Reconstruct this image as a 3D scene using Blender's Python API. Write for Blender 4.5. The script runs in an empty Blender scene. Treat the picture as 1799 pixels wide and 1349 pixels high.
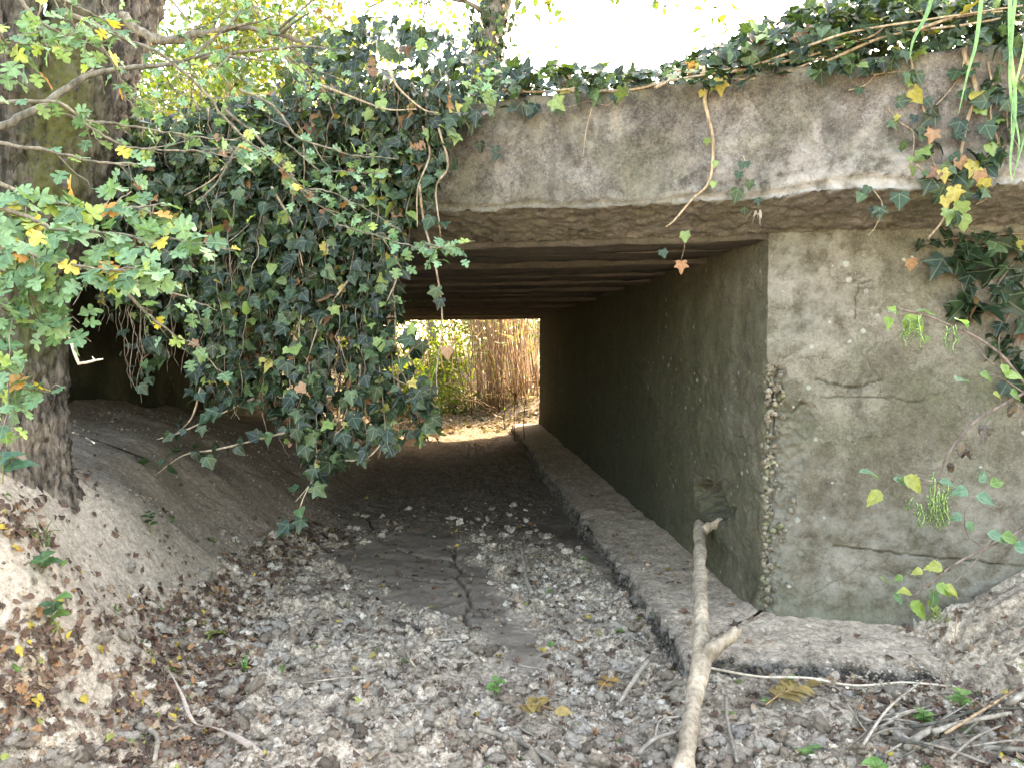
import bpy, math
import numpy as np
from mathutils import Vector, Matrix

rng = np.random.default_rng(11)
R = math.radians
SC = bpy.context.scene
COL = SC.collection

# ------------------------------------------------------------------ camera, sky, sun, exposure
YAW, PITCH, FPX, CX, CY = R(4.6), R(-2.7), 1300.0, 899.5, 674.5
EYE = np.array([0.0, 0.0, 1.31])
_fh = np.array([math.sin(YAW), math.cos(YAW), 0.0])
RIGHT = np.array([math.cos(YAW), -math.sin(YAW), 0.0])
FWD = math.cos(PITCH) * _fh + np.array([0, 0, math.sin(PITCH)])
UP = np.cross(RIGHT, FWD)
cd = bpy.data.cameras.new('camera')
cam = bpy.data.objects.new('camera', cd)
COL.objects.link(cam)
cd.sensor_width = 36.0
cd.lens = 36.0 * FPX / 1799.0
cd.clip_start, cd.clip_end = 0.02, 3000
M = Matrix.Identity(4)
for i in range(3):
    M[i][0], M[i][1], M[i][2], M[i][3] = RIGHT[i], UP[i], -FWD[i], EYE[i]
cam.matrix_world = M
SC.camera = cam

SUN_AZ, SUN_EL = R(48), R(40)
w = bpy.data.worlds.new('World')
SC.world = w
w.use_nodes = True
wn = w.node_tree
bg = wn.nodes['Background']
sky = wn.nodes.new('ShaderNodeTexSky')
sky.sky_type = 'NISHITA'
sky.sun_disc = False
sky.sun_elevation, sky.sun_rotation = SUN_EL, SUN_AZ
sky.air_density, sky.dust_density, sky.ozone_density = 1.0, 2.5, 0.7
wn.links.new(sky.outputs[0], bg.inputs[0])
bg.inputs[1].default_value = 0.15
sd = bpy.data.lights.new('sun', 'SUN')
sd.energy, sd.angle, sd.color = 2.0, R(0.5), (1.0, 0.93, 0.82)
sun = bpy.data.objects.new('sun', sd)
COL.objects.link(sun)
S = Vector((math.sin(SUN_AZ) * math.cos(SUN_EL), math.cos(SUN_AZ) * math.cos(SUN_EL), math.sin(SUN_EL)))
sun.rotation_mode = 'QUATERNION'
sun.rotation_quaternion = S.to_track_quat('Z', 'Y')
sun.location = S * 30
SC.view_settings.view_transform = 'Standard'
SC.view_settings.look = 'None'
SC.view_settings.gamma = 1
SC.view_settings.exposure = 3.85
SC.view_settings.use_white_balance = True
SC.view_settings.white_balance_temperature = 8250
SC.view_settings.white_balance_tint = 10
SC.view_settings.use_curve_mapping = False
SC.render.engine = 'CYCLES'
SC.cycles.use_denoising = True
SC.cycles.max_bounces = 8
SC.cycles.diffuse_bounces = 4
SC.cycles.transmission_bounces = 6
SC.cycles.sample_clamp_indirect = 6

# ------------------------------------------------------------------ geometry helpers
def nrm(v):
    v = np.asarray(v, float)
    return v / (np.linalg.norm(v, axis=-1, keepdims=True) + 1e-12)

def ray(u, v):
    return FWD + RIGHT * ((u - CX) / FPX) - UP * ((v - CY) / FPX)

def P(u, v, d):                                   # a sight line at a given distance
    return EYE + ray(u, v) * d

def G(u, v, z=0.0):                               # a sight line's crossing of a level
    r = ray(u, v)
    return EYE + r * ((z - EYE[2]) / r[2])

def project(p):
    q = np.asarray(p, float) - EYE
    d = q @ FWD
    dd = np.where(d > 0.05, d, 0.05)
    return CX + FPX * (q @ RIGHT) / dd, CY - FPX * (q @ UP) / dd, d

A0 = np.array([1.325, 3.034, 0.0])                # foot of the near right corner of the opening
T = np.array([0.957, -0.289, 0.0]); T /= np.linalg.norm(T)   # along the bridge face
NO = np.array([T[1], -T[0], 0.0])                 # out of the face, to the viewer
WALL_L, Y_FAR, SOFF = -2.65, 11.25, 1.775
FO = 0.30                                         # overhang of the deck edge

def FC(t, z, o):
    t, z, o = np.broadcast_arrays(np.asarray(t, float), np.asarray(z, float), np.asarray(o, float))
    return A0 + t[..., None] * T + o[..., None] * NO + z[..., None] * np.array([0, 0, 1.0])

def face(u, v, o=FO):                             # (t, z) where a sight line meets the plane of the face
    r = ray(u, v)
    p = EYE + r * (((A0 + NO * o - EYE) @ NO) / (r @ NO))
    return (p - A0) @ T, p[2]

_perm = np.random.default_rng(3).permutation(256)
_perm = np.concatenate([_perm, _perm, _perm])
_grad = nrm(np.random.default_rng(4).normal(size=(256, 3)))

def perlin(p):
    p = np.asarray(p, float)
    i = np.floor(p).astype(int)
    f = p - i
    i &= 255
    w_ = f * f * f * (f * (f * 6 - 15) + 10)
    out = 0
    for dx in (0, 1):
        for dy in (0, 1):
            for dz in (0, 1):
                h = _perm[_perm[_perm[(i[..., 0] + dx) & 255] + ((i[..., 1] + dy) & 255)] + ((i[..., 2] + dz) & 255)]
                g = _grad[h]
                dot = g[..., 0] * (f[..., 0] - dx) + g[..., 1] * (f[..., 1] - dy) + g[..., 2] * (f[..., 2] - dz)
                wx = w_[..., 0] if dx else 1 - w_[..., 0]
                wy = w_[..., 1] if dy else 1 - w_[..., 1]
                wz = w_[..., 2] if dz else 1 - w_[..., 2]
                out = out + dot * wx * wy * wz
    return out * 1.6

def fbm(p, octv=4, gain=0.5):
    p = np.asarray(p, float)
    a, s, k = 1.0, 0, 1.0
    for _ in range(octv):
        s = s + a * perlin(p * k + 17.3 * k)
        a *= gain
        k *= 2.03
    return s

_jit = np.random.default_rng(5).random((256, 3))

def cells(xy):                                    # 2-D cell noise: distance to nearest, to second, a random number of the cell
    xy = np.asarray(xy, float)
    i = np.floor(xy).astype(int)
    f1 = np.full(xy.shape[:-1], 9.0)
    f2 = f1.copy()
    idv = f1 * 0
    for dx in (-1, 0, 1):
        for dy in (-1, 0, 1):
            h = _perm[_perm[(i[..., 0] + dx) & 255] + ((i[..., 1] + dy) & 255)]
            j = _jit[h]
            d = np.hypot(i[..., 0] + dx + j[..., 0] - xy[..., 0], i[..., 1] + dy + j[..., 1] - xy[..., 1])
            near = d < f1
            f2 = np.where(near, f1, np.minimum(f2, d))
            idv = np.where(near, j[..., 2], idv)
            f1 = np.where(near, d, f1)
    return f1, f2, idv

def sstep(a, b, x):
    t = np.clip((x - a) / (b - a), 0, 1)
    return t * t * (3 - 2 * t)

def inpoly(x, y, poly):
    x, y = np.asarray(x, float), np.asarray(y, float)
    r = np.zeros(np.broadcast(x, y).shape, bool)
    n = len(poly)
    for k in range(n):
        x0, y0 = poly[k][:2]
        x1, y1 = poly[(k + 1) % n][:2]
        c = ((y0 > y) != (y1 > y)) & (x < (x1 - x0) * (y - y0) / ((y1 - y0) or 1e-9) + x0)
        r ^= c
    return r

def segdist(x, y, line, closed=False):
    best = np.full(np.broadcast(x, y).shape, 1e9)
    m = len(line) if closed else len(line) - 1
    for k in range(m):
        a, b = np.array(line[k][:2], float), np.array(line[(k + 1) % len(line)][:2], float)
        ab = b - a
        t = np.clip(((x - a[0]) * ab[0] + (y - a[1]) * ab[1]) / (ab @ ab + 1e-12), 0, 1)
        best = np.minimum(best, np.hypot(x - a[0] - t * ab[0], y - a[1] - t * ab[1]))
    return best

def polysoft(x, y, poly, soft):                   # 1 inside, 0 outside, soft edge
    d = segdist(x, y, poly, True)
    return sstep(-soft, soft, np.where(inpoly(x, y, poly), d, -d))

# ------------------------------------------------------------------ object helpers
def put(o, parent=None):
    COL.objects.link(o)
    if parent is not None:
        o.parent = parent
    return o

def tag(o, label=None, cat=None, group=None, kind=None):
    if label: o['label'] = label
    if cat: o['category'] = cat
    if group: o['group'] = group
    if kind: o['kind'] = kind
    return o

def thing(name, label, cat, loc=(0, 0, 0), group=None):
    o = bpy.data.objects.new(name, None)
    o.empty_display_size = 0.1
    o.location = loc
    put(o)
    return tag(o, label, cat, group)

def mesh_data(name, verts, faces, mat=None, tint=None, uv=None, smooth=False):
    """faces: an (n,3)/(n,4) array or a list of such arrays"""
    me = bpy.data.meshes.new(name)
    verts = np.asarray(verts, np.float32).reshape(-1, 3)
    fl = faces if isinstance(faces, list) else [faces]
    fl = [np.asarray(f, np.int32) for f in fl if len(f)]
    loops = np.concatenate([f.ravel() for f in fl])
    tot = np.concatenate([np.full(len(f), f.shape[1], np.int32) for f in fl])
    start = np.concatenate([[0], np.cumsum(tot)[:-1]]).astype(np.int32)
    me.vertices.add(len(verts))
    me.vertices.foreach_set('co', verts.ravel())
    me.loops.add(len(loops))
    me.loops.foreach_set('vertex_index', loops)
    me.polygons.add(len(tot))
    me.polygons.foreach_set('loop_start', start)
    me.polygons.foreach_set('loop_total', tot)
    if smooth:
        me.polygons.foreach_set('use_smooth', np.ones(len(tot), bool))
    if tint is not None:
        a = me.attributes.new('tint', 'FLOAT_COLOR', 'POINT')
        c = np.ones((len(verts), 4), np.float32)
        c[:, :tint.shape[1]] = tint
        a.data.foreach_set('color', c.ravel())
    if uv is not None:
        l = me.uv_layers.new(name='UVMap')
        l.data.foreach_set('uv', np.asarray(uv, np.float32)[loops].ravel())
    me.update(calc_edges=True)
    me.validate()
    if mat is not None:
        me.materials.append(mat)
    return me

def obj(name, me, parent=None, loc=None):
    o = bpy.data.objects.new(name, me)
    if loc is not None:
        o.location = loc
    put(o, parent)
    if parent is not None and loc is None:
        o.matrix_parent_inverse = Matrix.Translation(-Vector(parent.location))
    return o

def grid_faces(n, m, wrap=False):
    a = np.arange(n * m).reshape(n, m)
    if wrap:
        b = np.roll(a, -1, 1)
        return np.stack([a[:-1], b[:-1], b[1:], a[1:]], -1).reshape(-1, 4)
    return np.stack([a[:-1, :-1], a[:-1, 1:], a[1:, 1:], a[1:, :-1]], -1).reshape(-1, 4)

class Geo:                                        # collects pieces that become one mesh
    def __init__(s): s.v, s.f3, s.f4, s.t, s.uv, s.n = [], [], [], [], [], 0
    def add(s, v, f, tint=(1, 1, 1), uv=None):
        v = np.asarray(v, float).reshape(-1, 3)
        f = np.asarray(f, int)
        (s.f3 if f.shape[1] == 3 else s.f4).append(f + s.n)
        s.v.append(v)
        tint = np.asarray(tint, float)
        s.t.append(np.broadcast_to(tint, (len(v), 3)) if tint.ndim == 1 else tint)
        s.uv.append(np.zeros((len(v), 2)) if uv is None else uv)
        s.n += len(v)
    def mesh(s, name, mat, smooth=False):
        fs = [np.concatenate(x) for x in (s.f3, s.f4) if x]
        return mesh_data(name, np.concatenate(s.v), fs, mat, np.concatenate(s.t), np.concatenate(s.uv), smooth)

def catmull(pts, per=6):
    p = np.asarray(pts, float)
    if len(p) < 3:
        t = np.linspace(0, 1, per + 1)[:, None]
        return p[0] * (1 - t) + p[1] * t
    q = np.concatenate([[2 * p[0] - p[1]], p, [2 * p[-1] - p[-2]]])
    out = []
    for k in range(len(p) - 1):
        t = np.linspace(0, 1, per, endpoint=False)[:, None]
        a, b, c, d = q[k], q[k + 1], q[k + 2], q[k + 3]
        out.append(0.5 * (2 * b + (c - a) * t + (2 * a - 5 * b + 4 * c - d) * t ** 2 + (3 * b - a - 3 * c + d) * t ** 3))
    out.append(p[-1:])
    return np.concatenate(out)

def tube(path, rad, sides=6, rough=0.0, scale=20.0, cap=True):
    path = np.asarray(path, float)
    n = len(path)
    rad = np.broadcast_to(np.asarray(rad, float), (n,)) if np.ndim(rad) == 0 else np.interp(np.linspace(0, 1, n), np.linspace(0, 1, len(rad)), rad)
    tan = nrm(np.gradient(path, axis=0))
    ref = np.array([0, 0, 1.0]) if abs(tan[0][2]) < 0.9 else np.array([1.0, 0, 0])
    fr = np.zeros((n, 3))
    fr[0] = nrm(ref - tan[0] * (ref @ tan[0]))
    for k in range(1, n):
        a = fr[k - 1] - tan[k] * (fr[k - 1] @ tan[k])
        fr[k] = nrm(a)
    bi = np.cross(tan, fr)
    ang = np.linspace(0, 2 * math.pi, sides, endpoint=False)
    dirs = fr[:, None] * np.cos(ang)[None, :, None] + bi[:, None] * np.sin(ang)[None, :, None]
    r = rad[:, None, None] * np.ones((1, sides, 1))
    v = path[:, None] + dirs * r
    if rough:
        v = v + dirs * (fbm(v * scale, 3) * rough)[..., None]
    f = grid_faces(n, sides, True)
    v = v.reshape(-1, 3)
    if cap:
        c0, c1 = len(v), len(v) + 1
        v = np.concatenate([v, path[:1], path[-1:]])
        a = np.arange(sides)
        b = np.roll(a, -1)
        l = (n - 1) * sides
        # caps as degenerate-free quads are awkward: use triangles doubled into the quad list of a fan
        tri = np.concatenate([np.stack([b, a, np.full(sides, c0)], 1), np.stack([l + a, l + b, np.full(sides, c1)], 1)])
        return v, f, tri
    return v, f, None

def add_tube(g, path, rad, sides=6, tint=(1, 1, 1), rough=0.0, scale=20.0):
    v, f, tri = tube(path, rad, sides, rough, scale)
    n0 = g.n
    g.add(v, f, tint)
    g.f3.append(tri + n0)

# ------------------------------------------------------------------ materials
def new_mat(name):
    m = bpy.data.materials.new(name)
    m.use_nodes = True
    return m, m.node_tree, m.node_tree.nodes['Principled BSDF']

def nd(nt, typ, props=None, **ins):
    n = nt.nodes.new('ShaderNode' + typ)
    for k, v in (props or {}).items():
        setattr(n, k, v)
    for k, v in ins.items():
        key = int(k[1:]) if k[0] == 'i' and k[1:].isdigit() else k.replace('_', ' ')
        s = n.inputs[key]
        if hasattr(v, 'is_output') or isinstance(v, bpy.types.NodeSocket):
            nt.links.new(v, s)
        else:
            s.default_value = v
    return n

def noise(nt, co, scale, detail=4, rough=0.55, dist=0.0):
    return nd(nt, 'TexNoise', Vector=co, Scale=scale, Detail=detail, Roughness=rough, Distortion=dist).outputs['Fac']

def ramp(nt, fac, a, b, c0=(0, 0, 0, 1), c1=(1, 1, 1, 1)):
    n = nd(nt, 'ValToRGB', Fac=fac)
    e = n.color_ramp.elements
    e[0].position, e[1].position = a, b
    e[0].color, e[1].color = c0, c1
    return n.outputs['Color']

def mix(nt, fac, a, b, mode='MIX'):
    n = nt.nodes.new('ShaderNodeMix')
    n.data_type = 'RGBA'
    n.blend_type = mode
    for s, v in ((n.inputs['Factor'], fac), (n.inputs[6], a), (n.inputs[7], b)):
        if isinstance(v, bpy.types.NodeSocket):
            nt.links.new(v, s)
        else:
            s.default_value = v if not isinstance(v, tuple) or len(v) == 4 else (*v, 1)
    return n.outputs[2]

def math_(nt, op, a, b=0.0):
    return nd(nt, 'Math', {'operation': op}, i0=a, i1=b).outputs[0]

def bump(nt, b, h, strength=0.5, dist=0.02):
    n = nd(nt, 'Bump', Strength=strength, Distance=dist, Height=h)
    nt.links.new(n.outputs[0], b.inputs['Normal'])

def stretch(nt, co, s):
    return nd(nt, 'Mapping', Vector=co, Scale=s).outputs[0]

def leaf_mat(name, trans=0.35, rough=0.4, vein=0.25, tcol=(1.25, 1.3, 0.5), spec=0.5):
    m, nt, b = new_mat(name)
    at = nd(nt, 'Attribute', {'attribute_name': 'tint'}).outputs['Color']
    uvn = nd(nt, 'UVMap', {'uv_map': 'UVMap'}).outputs[0]
    geo = nd(nt, 'NewGeometry')
    mott = noise(nt, geo.outputs['Position'], 90, 3)
    c = mix(nt, 1.0, at, ramp(nt, mott, 0.3, 0.75, (0.72, 0.72, 0.72, 1), (1.25, 1.25, 1.2, 1)), 'MULTIPLY')
    # veins: a pale line along the midrib and along two pairs of side ribs
    sp = nd(nt, 'SeparateXYZ', Vector=uvn)
    ax = math_(nt, 'ABSOLUTE', sp.outputs[0])
    y = math_(nt, 'SUBTRACT', sp.outputs[1], 0.04)
    d0 = ax
    d1 = math_(nt, 'ABSOLUTE', math_(nt, 'SUBTRACT', math_(nt, 'MULTIPLY', ax, 0.60), math_(nt, 'MULTIPLY', y, 0.80)))
    d = math_(nt, 'MINIMUM', d0, d1)
    vf = math_(nt, 'MULTIPLY', math_(nt, 'LESS_THAN', d, 0.022), vein)
    c = mix(nt, vf, c, (0.42, 0.5, 0.3, 1))
    nt.links.new(c, b.inputs['Base Color'])
    b.inputs['Roughness'].default_value = rough
    b.inputs['Specular IOR Level'].default_value = spec
    tr = nd(nt, 'BsdfTranslucent', Color=mix(nt, 1.0, c, (*tcol, 1), 'MULTIPLY'))
    ms = nd(nt, 'MixShader', Fac=trans)
    nt.links.new(b.outputs[0], ms.inputs[1])
    nt.links.new(tr.outputs[0], ms.inputs[2])
    nt.links.new(ms.outputs[0], nt.nodes['Material Output'].inputs[0])
    return m

def wood_mat(name, dark, light, sc=40, moss=0.0, mosscol=(0.040, 0.044, 0.013), bstr=0.6):
    m, nt, b = new_mat(name)
    co = nd(nt, 'TexCoord').outputs['Object']
    at = nd(nt, 'Attribute', {'attribute_name': 'tint'}).outputs['Color']
    s = stretch(nt, co, (1, 1, 0.25))
    n1 = noise(nt, s, sc, 6, 0.65)
    n2 = noise(nt, co, sc * 0.18, 4)
    c = ramp(nt, n1, 0.38, 0.62, (*dark, 1), (*light, 1))
    c = mix(nt, 1.0, c, ramp(nt, n2, 0.3, 0.7, (0.65, 0.65, 0.65, 1), (1.2, 1.2, 1.2, 1)), 'MULTIPLY')
    c = mix(nt, 1.0, c, at, 'MULTIPLY')
    if moss:
        mk = nd(nt, 'Attribute', {'attribute_name': 'moss'}).outputs['Fac']
        f = math_(nt, 'MULTIPLY', mk, ramp(nt, noise(nt, co, 22, 5, 0.7), 0.36, 0.52))
        c = mix(nt, f, c, mix(nt, noise(nt, co, 60, 3), (*mosscol, 1), (mosscol[0] * 2.0, mosscol[1] * 1.8, mosscol[2] * 1.6, 1)))
    nt.links.new(c, b.inputs['Base Color'])
    b.inputs['Roughness'].default_value = 0.85
    b.inputs['Specular IOR Level'].default_value = 0.2
    bump(nt, b, n1, bstr, 0.01)
    return m

def concrete_mat(name, dark, light, green=0.4, lichen=0.3, streak=0.4, bstr=0.35, mud=0.0, alg=((0.062, 0.066, 0.034, 1), (0.155, 0.155, 0.078, 1))):
    m, nt, b = new_mat(name)
    co = nd(nt, 'TexCoord').outputs['Object']
    at = nd(nt, 'Attribute', {'attribute_name': 'tint'}).outputs['Color']      # r: freshly broken, g: dirt/algae and painted tunnel shade, b: pale lime
    sp = nd(nt, 'SeparateColor', Color=at)
    big = noise(nt, co, 2.3, 5, 0.6, 0.4)
    mid = noise(nt, co, 13, 6, 0.65)
    fine = noise(nt, co, 210, 4, 0.75)
    stn = noise(nt, stretch(nt, co, (9, 9, 0.9)), 1.4, 5, 0.6)
    spk = noise(nt, co, 80, 7, 0.82)
    mm = math_(nt, 'ADD', math_(nt, 'MULTIPLY', mid, 0.35), math_(nt, 'ADD', math_(nt, 'MULTIPLY', spk, 0.45), math_(nt, 'MULTIPLY', fine, 0.2)))
    c = ramp(nt, mm, 0.43, 0.575, (*dark, 1), (*light, 1))
    skin = ramp(nt, noise(nt, co, 4.6, 9, 0.62, 0.5), 0.50, 0.525)
    c = mix(nt, skin, mix(nt, 1.0, c, (0.80, 0.78, 0.74, 1), 'MULTIPLY'), mix(nt, 1.0, c, (1.10, 1.09, 1.08, 1), 'MULTIPLY'))
    pit = nd(nt, 'TexVoronoi', Vector=co, Scale=115.0)
    pits = math_(nt, 'MULTIPLY', math_(nt, 'LESS_THAN', pit.outputs['Distance'], 0.24), math_(nt, 'GREATER_THAN', nd(nt, 'SeparateColor', Color=pit.outputs['Color']).outputs[0], 0.72))
    c = mix(nt, math_(nt, 'MULTIPLY', pits, 0.6), c, (0.045, 0.038, 0.03, 1))
    specks = math_(nt, 'MULTIPLY', math_(nt, 'LESS_THAN', pit.outputs['Distance'], 0.2), math_(nt, 'LESS_THAN', nd(nt, 'SeparateColor', Color=pit.outputs['Color']).outputs[0], 0.13))
    c = mix(nt, math_(nt, 'MULTIPLY', specks, 0.5), c, (0.36, 0.34, 0.29, 1))
    if mud:
        zc = nd(nt, 'SeparateXYZ', Vector=co).outputs[2]
        zf = nd(nt, 'MapRange', Value=math_(nt, 'ADD', zc, math_(nt, 'MULTIPLY', math_(nt, 'SUBTRACT', big, 0.5), 0.9)), i1=1.15, i2=0.45, i3=0.0, i4=1.0).outputs[0]
        c = mix(nt, math_(nt, 'MULTIPLY', zf, mud), c, mix(nt, ramp(nt, mm, 0.42, 0.58), (0.12, 0.092, 0.06, 1), (0.235, 0.185, 0.128, 1)))
    c = mix(nt, 1.0, c, ramp(nt, big, 0.32, 0.7, (0.78, 0.77, 0.75, 1), (1.15, 1.14, 1.12, 1)), 'MULTIPLY')
    c = mix(nt, math_(nt, 'MULTIPLY', ramp(nt, stn, 0.5, 0.68), streak), c, (0.055, 0.053, 0.046, 1))
    # pebbles and pits in broken concrete
    vo = nd(nt, 'TexVoronoi', Vector=co, Scale=70.0)
    peb = mix(nt, ramp(nt, vo.outputs['Distance'], 0.15, 0.6), (0.31, 0.28, 0.215, 1), (0.15, 0.135, 0.10, 1))
    c = mix(nt, math_(nt, 'MULTIPLY', sp.outputs[0], 0.75), c, mix(nt, mid, peb, (0.20, 0.19, 0.155, 1)))
    # green algae, plus the g channel with its painted tunnel shade
    g = math_(nt, 'MULTIPLY', ramp(nt, noise(nt, co, 3.7, 6, 0.62, 0.6), 0.44, 0.66), green)
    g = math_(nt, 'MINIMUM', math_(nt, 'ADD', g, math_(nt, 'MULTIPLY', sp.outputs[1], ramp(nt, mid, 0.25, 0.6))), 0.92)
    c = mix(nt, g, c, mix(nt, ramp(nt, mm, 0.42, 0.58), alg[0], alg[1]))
    # lime bloom and pale lichen discs
    c = mix(nt, math_(nt, 'MULTIPLY', sp.outputs[2], ramp(nt, mid, 0.38, 0.62)), c, (0.33, 0.315, 0.28, 1))
    v2 = nd(nt, 'TexVoronoi', Vector=co, Scale=17.0, Randomness=1.0)
    disc = math_(nt, 'LESS_THAN', math_(nt, 'ADD', v2.outputs['Distance'], math_(nt, 'MULTIPLY', spk, 0.45)), math_(nt, 'ADD', 0.24, math_(nt, 'MULTIPLY', nd(nt, 'SeparateColor', Color=v2.outputs['Color']).outputs[1], 0.2)))
    gate = math_(nt, 'GREATER_THAN', nd(nt, 'SeparateColor', Color=v2.outputs['Color']).outputs[0], 1.0 - lichen)
    zone = ramp(nt, noise(nt, co, 2.1, 2), 0.5, 0.6)
    c = mix(nt, math_(nt, 'MULTIPLY', math_(nt, 'MULTIPLY', disc, gate), math_(nt, 'MULTIPLY', zone, 0.75)), c, (0.34, 0.345, 0.29, 1))
    crk_shade = math_(nt, 'SUBTRACT', 1.0, nd(nt, 'Attribute', {'attribute_name': 'tint'}).outputs['Alpha'])  # alpha darkens real cracks and also paints tunnel shade on the walls
    c = mix(nt, crk_shade, c, (0.022, 0.024, 0.014, 1))
    nt.links.new(c, b.inputs['Base Color'])
    b.inputs['Roughness'].default_value = 0.92
    b.inputs['Specular IOR Level'].default_value = 0.15
    h = math_(nt, 'ADD', math_(nt, 'MULTIPLY', mid, 0.35), math_(nt, 'ADD', math_(nt, 'MULTIPLY', spk, 0.5), math_(nt, 'MULTIPLY', fine, 0.25)))
    h = math_(nt, 'ADD', math_(nt, 'SUBTRACT', h, math_(nt, 'MULTIPLY', pits, 0.5)), math_(nt, 'MULTIPLY', skin, 0.35))
    h = math_(nt, 'SUBTRACT', h, math_(nt, 'MULTIPLY', math_(nt, 'MULTIPLY', vo.outputs['Distance'], sp.outputs[0]), 0.7))
    bump(nt, b, h, bstr, 0.012)
    return m

def soil_mat(name):
    m, nt, b = new_mat(name)
    co = nd(nt, 'TexCoord').outputs['Object']
    at = nd(nt, 'Attribute', {'attribute_name': 'tint'}).outputs['Color']
    n1, n2, n3 = noise(nt, co, 9, 6, 0.65), noise(nt, co, 48, 7, 0.78), noise(nt, co, 300, 2, 0.7)
    al = nd(nt, 'Attribute', {'attribute_name': 'tint'}).outputs['Alpha']
    c = mix(nt, al, at, ramp(nt, n1, 0.36, 0.64, (0.78, 0.76, 0.73, 1), (1.2, 1.19, 1.17, 1)), 'MULTIPLY')
    c = mix(nt, al, c, ramp(nt, n2, 0.41, 0.59, (0.50, 0.47, 0.435, 1), (1.40, 1.39, 1.37, 1)), 'MULTIPLY')
    c = mix(nt, 1.0, c, ramp(nt, n3, 0.3, 0.7, (0.8, 0.8, 0.8, 1), (1.15, 1.15, 1.15, 1)), 'MULTIPLY')
    nt.links.new(c, b.inputs['Base Color'])
    b.inputs['Roughness'].default_value = 0.95
    b.inputs['Specular IOR Level'].default_value = 0.12
    bump(nt, b, math_(nt, 'MULTIPLY', al, math_(nt, 'ADD', n2, math_(nt, 'MULTIPLY', n3, 0.4))), 0.9, 0.016)
    return m

M_IVY = leaf_mat('ivy_leaf', 0.22, 0.42, 0.15, (1.2, 1.35, 0.5), 0.36)
M_HAW = leaf_mat('hawthorn_leaf', 0.36, 0.5, 0.22, (1.2, 1.2, 0.55), 0.4)
M_NET = leaf_mat('nettle_leaf', 0.45, 0.5, 0.2, (1.2, 1.25, 0.4), 0.4)
M_TREELEAF = leaf_mat('tree_leaf', 0.5, 0.5, 0.0, (1.25, 1.2, 0.4), 0.3)
M_DEAD = leaf_mat('dead_leaf', 0.12, 0.65, 0.12, (1.2, 1.0, 0.6), 0.25)
M_BLADE = leaf_mat('blade', 0.4, 0.5, 0.0, (1.15, 1.2, 0.6), 0.35)
M_REED = wood_mat('reed_stalk', (0.19, 0.115, 0.063), (0.42, 0.285, 0.17), 60, bstr=0.2)
M_VINE = wood_mat('vine_bark', (0.13, 0.10, 0.07), (0.29, 0.24, 0.175), 90, bstr=0.3)
M_TWIG = wood_mat('twig_bark', (0.10, 0.09, 0.065), (0.24, 0.215, 0.16), 70, bstr=0.4)
M_STICK = wood_mat('bare_wood', (0.27, 0.22, 0.16), (0.48, 0.41, 0.32), 55, bstr=0.5)
M_BARK = wood_mat('trunk_bark', (0.014, 0.012, 0.010), (0.105, 0.09, 0.073), 44, moss=1.0, bstr=1.0)
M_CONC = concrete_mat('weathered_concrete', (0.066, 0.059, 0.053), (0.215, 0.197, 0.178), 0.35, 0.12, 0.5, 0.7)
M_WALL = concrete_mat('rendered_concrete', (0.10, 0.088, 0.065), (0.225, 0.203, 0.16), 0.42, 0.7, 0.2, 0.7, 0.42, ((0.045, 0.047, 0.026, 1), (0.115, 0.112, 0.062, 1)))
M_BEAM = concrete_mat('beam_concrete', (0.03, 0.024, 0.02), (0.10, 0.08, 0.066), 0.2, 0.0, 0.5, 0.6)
M_SOIL = soil_mat('dry_mud')

# ------------------------------------------------------------------ the ground
SMOOTH1 = [G(u, v)[:2] for u, v in [(560, 985), (640, 955), (780, 925), (812, 960), (850, 1000), (885, 1050), (935, 1110), (972, 1165), (950, 1195), (890, 1170), (850, 1120), (780, 1090), (700, 1060), (640, 1020)]]
SMOOTH2 = [G(u, v)[:2] for u, v in [(1000, 890), (1050, 960), (1085, 1020), (1110, 1052), (1060, 1030), (1020, 985), (950, 940), (960, 890)]]
CRACKS = [[G(u, v)[:2] for u, v in l] for l in (
    [(800, 960), (797, 985), (812, 1002), (800, 1015), (822, 1040), (826, 1062), (812, 1085), (830, 1110)],
    [(700, 965), (740, 975), (800, 985), (830, 975)], [(640, 905), (655, 925), (650, 945)], [(826, 1062), (860, 1090), (905, 1098)], [(720, 1010), (760, 1025), (815, 1030)])]

def foot_x(y):
    return np.interp(y, [-5, 2, 4, 7, 11, 16], [-1.25, -1.2, -1.14, -0.92, -0.95, -1.2])

def masks(x, y):
    s = foot_x(y) - x + 0.10 * perlin(np.stack([x * 1.7, y * 1.7, x * 0 + 3], -1))
    bank = sstep(-0.12, 0.22, s)
    wx, wy = x + 0.05 * perlin(np.stack([x * 9, y * 9, x * 0], -1)), y + 0.06 * perlin(np.stack([x * 9, y * 9, x * 0 + 5], -1))
    sm = np.maximum(polysoft(wx, wy, SMOOTH1, 0.09), polysoft(wx, wy, SMOOTH2, 0.07))
    p3 = np.stack([x, y, x * 0], -1)
    sm = np.clip(sm + 0.5 * perlin(p3 * 5) * (sm > 0.02) * (sm < 0.98), 0, 1)
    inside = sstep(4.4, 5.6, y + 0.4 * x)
    rub = (1 - bank) * (1 - sm) * (1 - 0.55 * inside)
    return s, bank, sm, inside, rub

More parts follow.
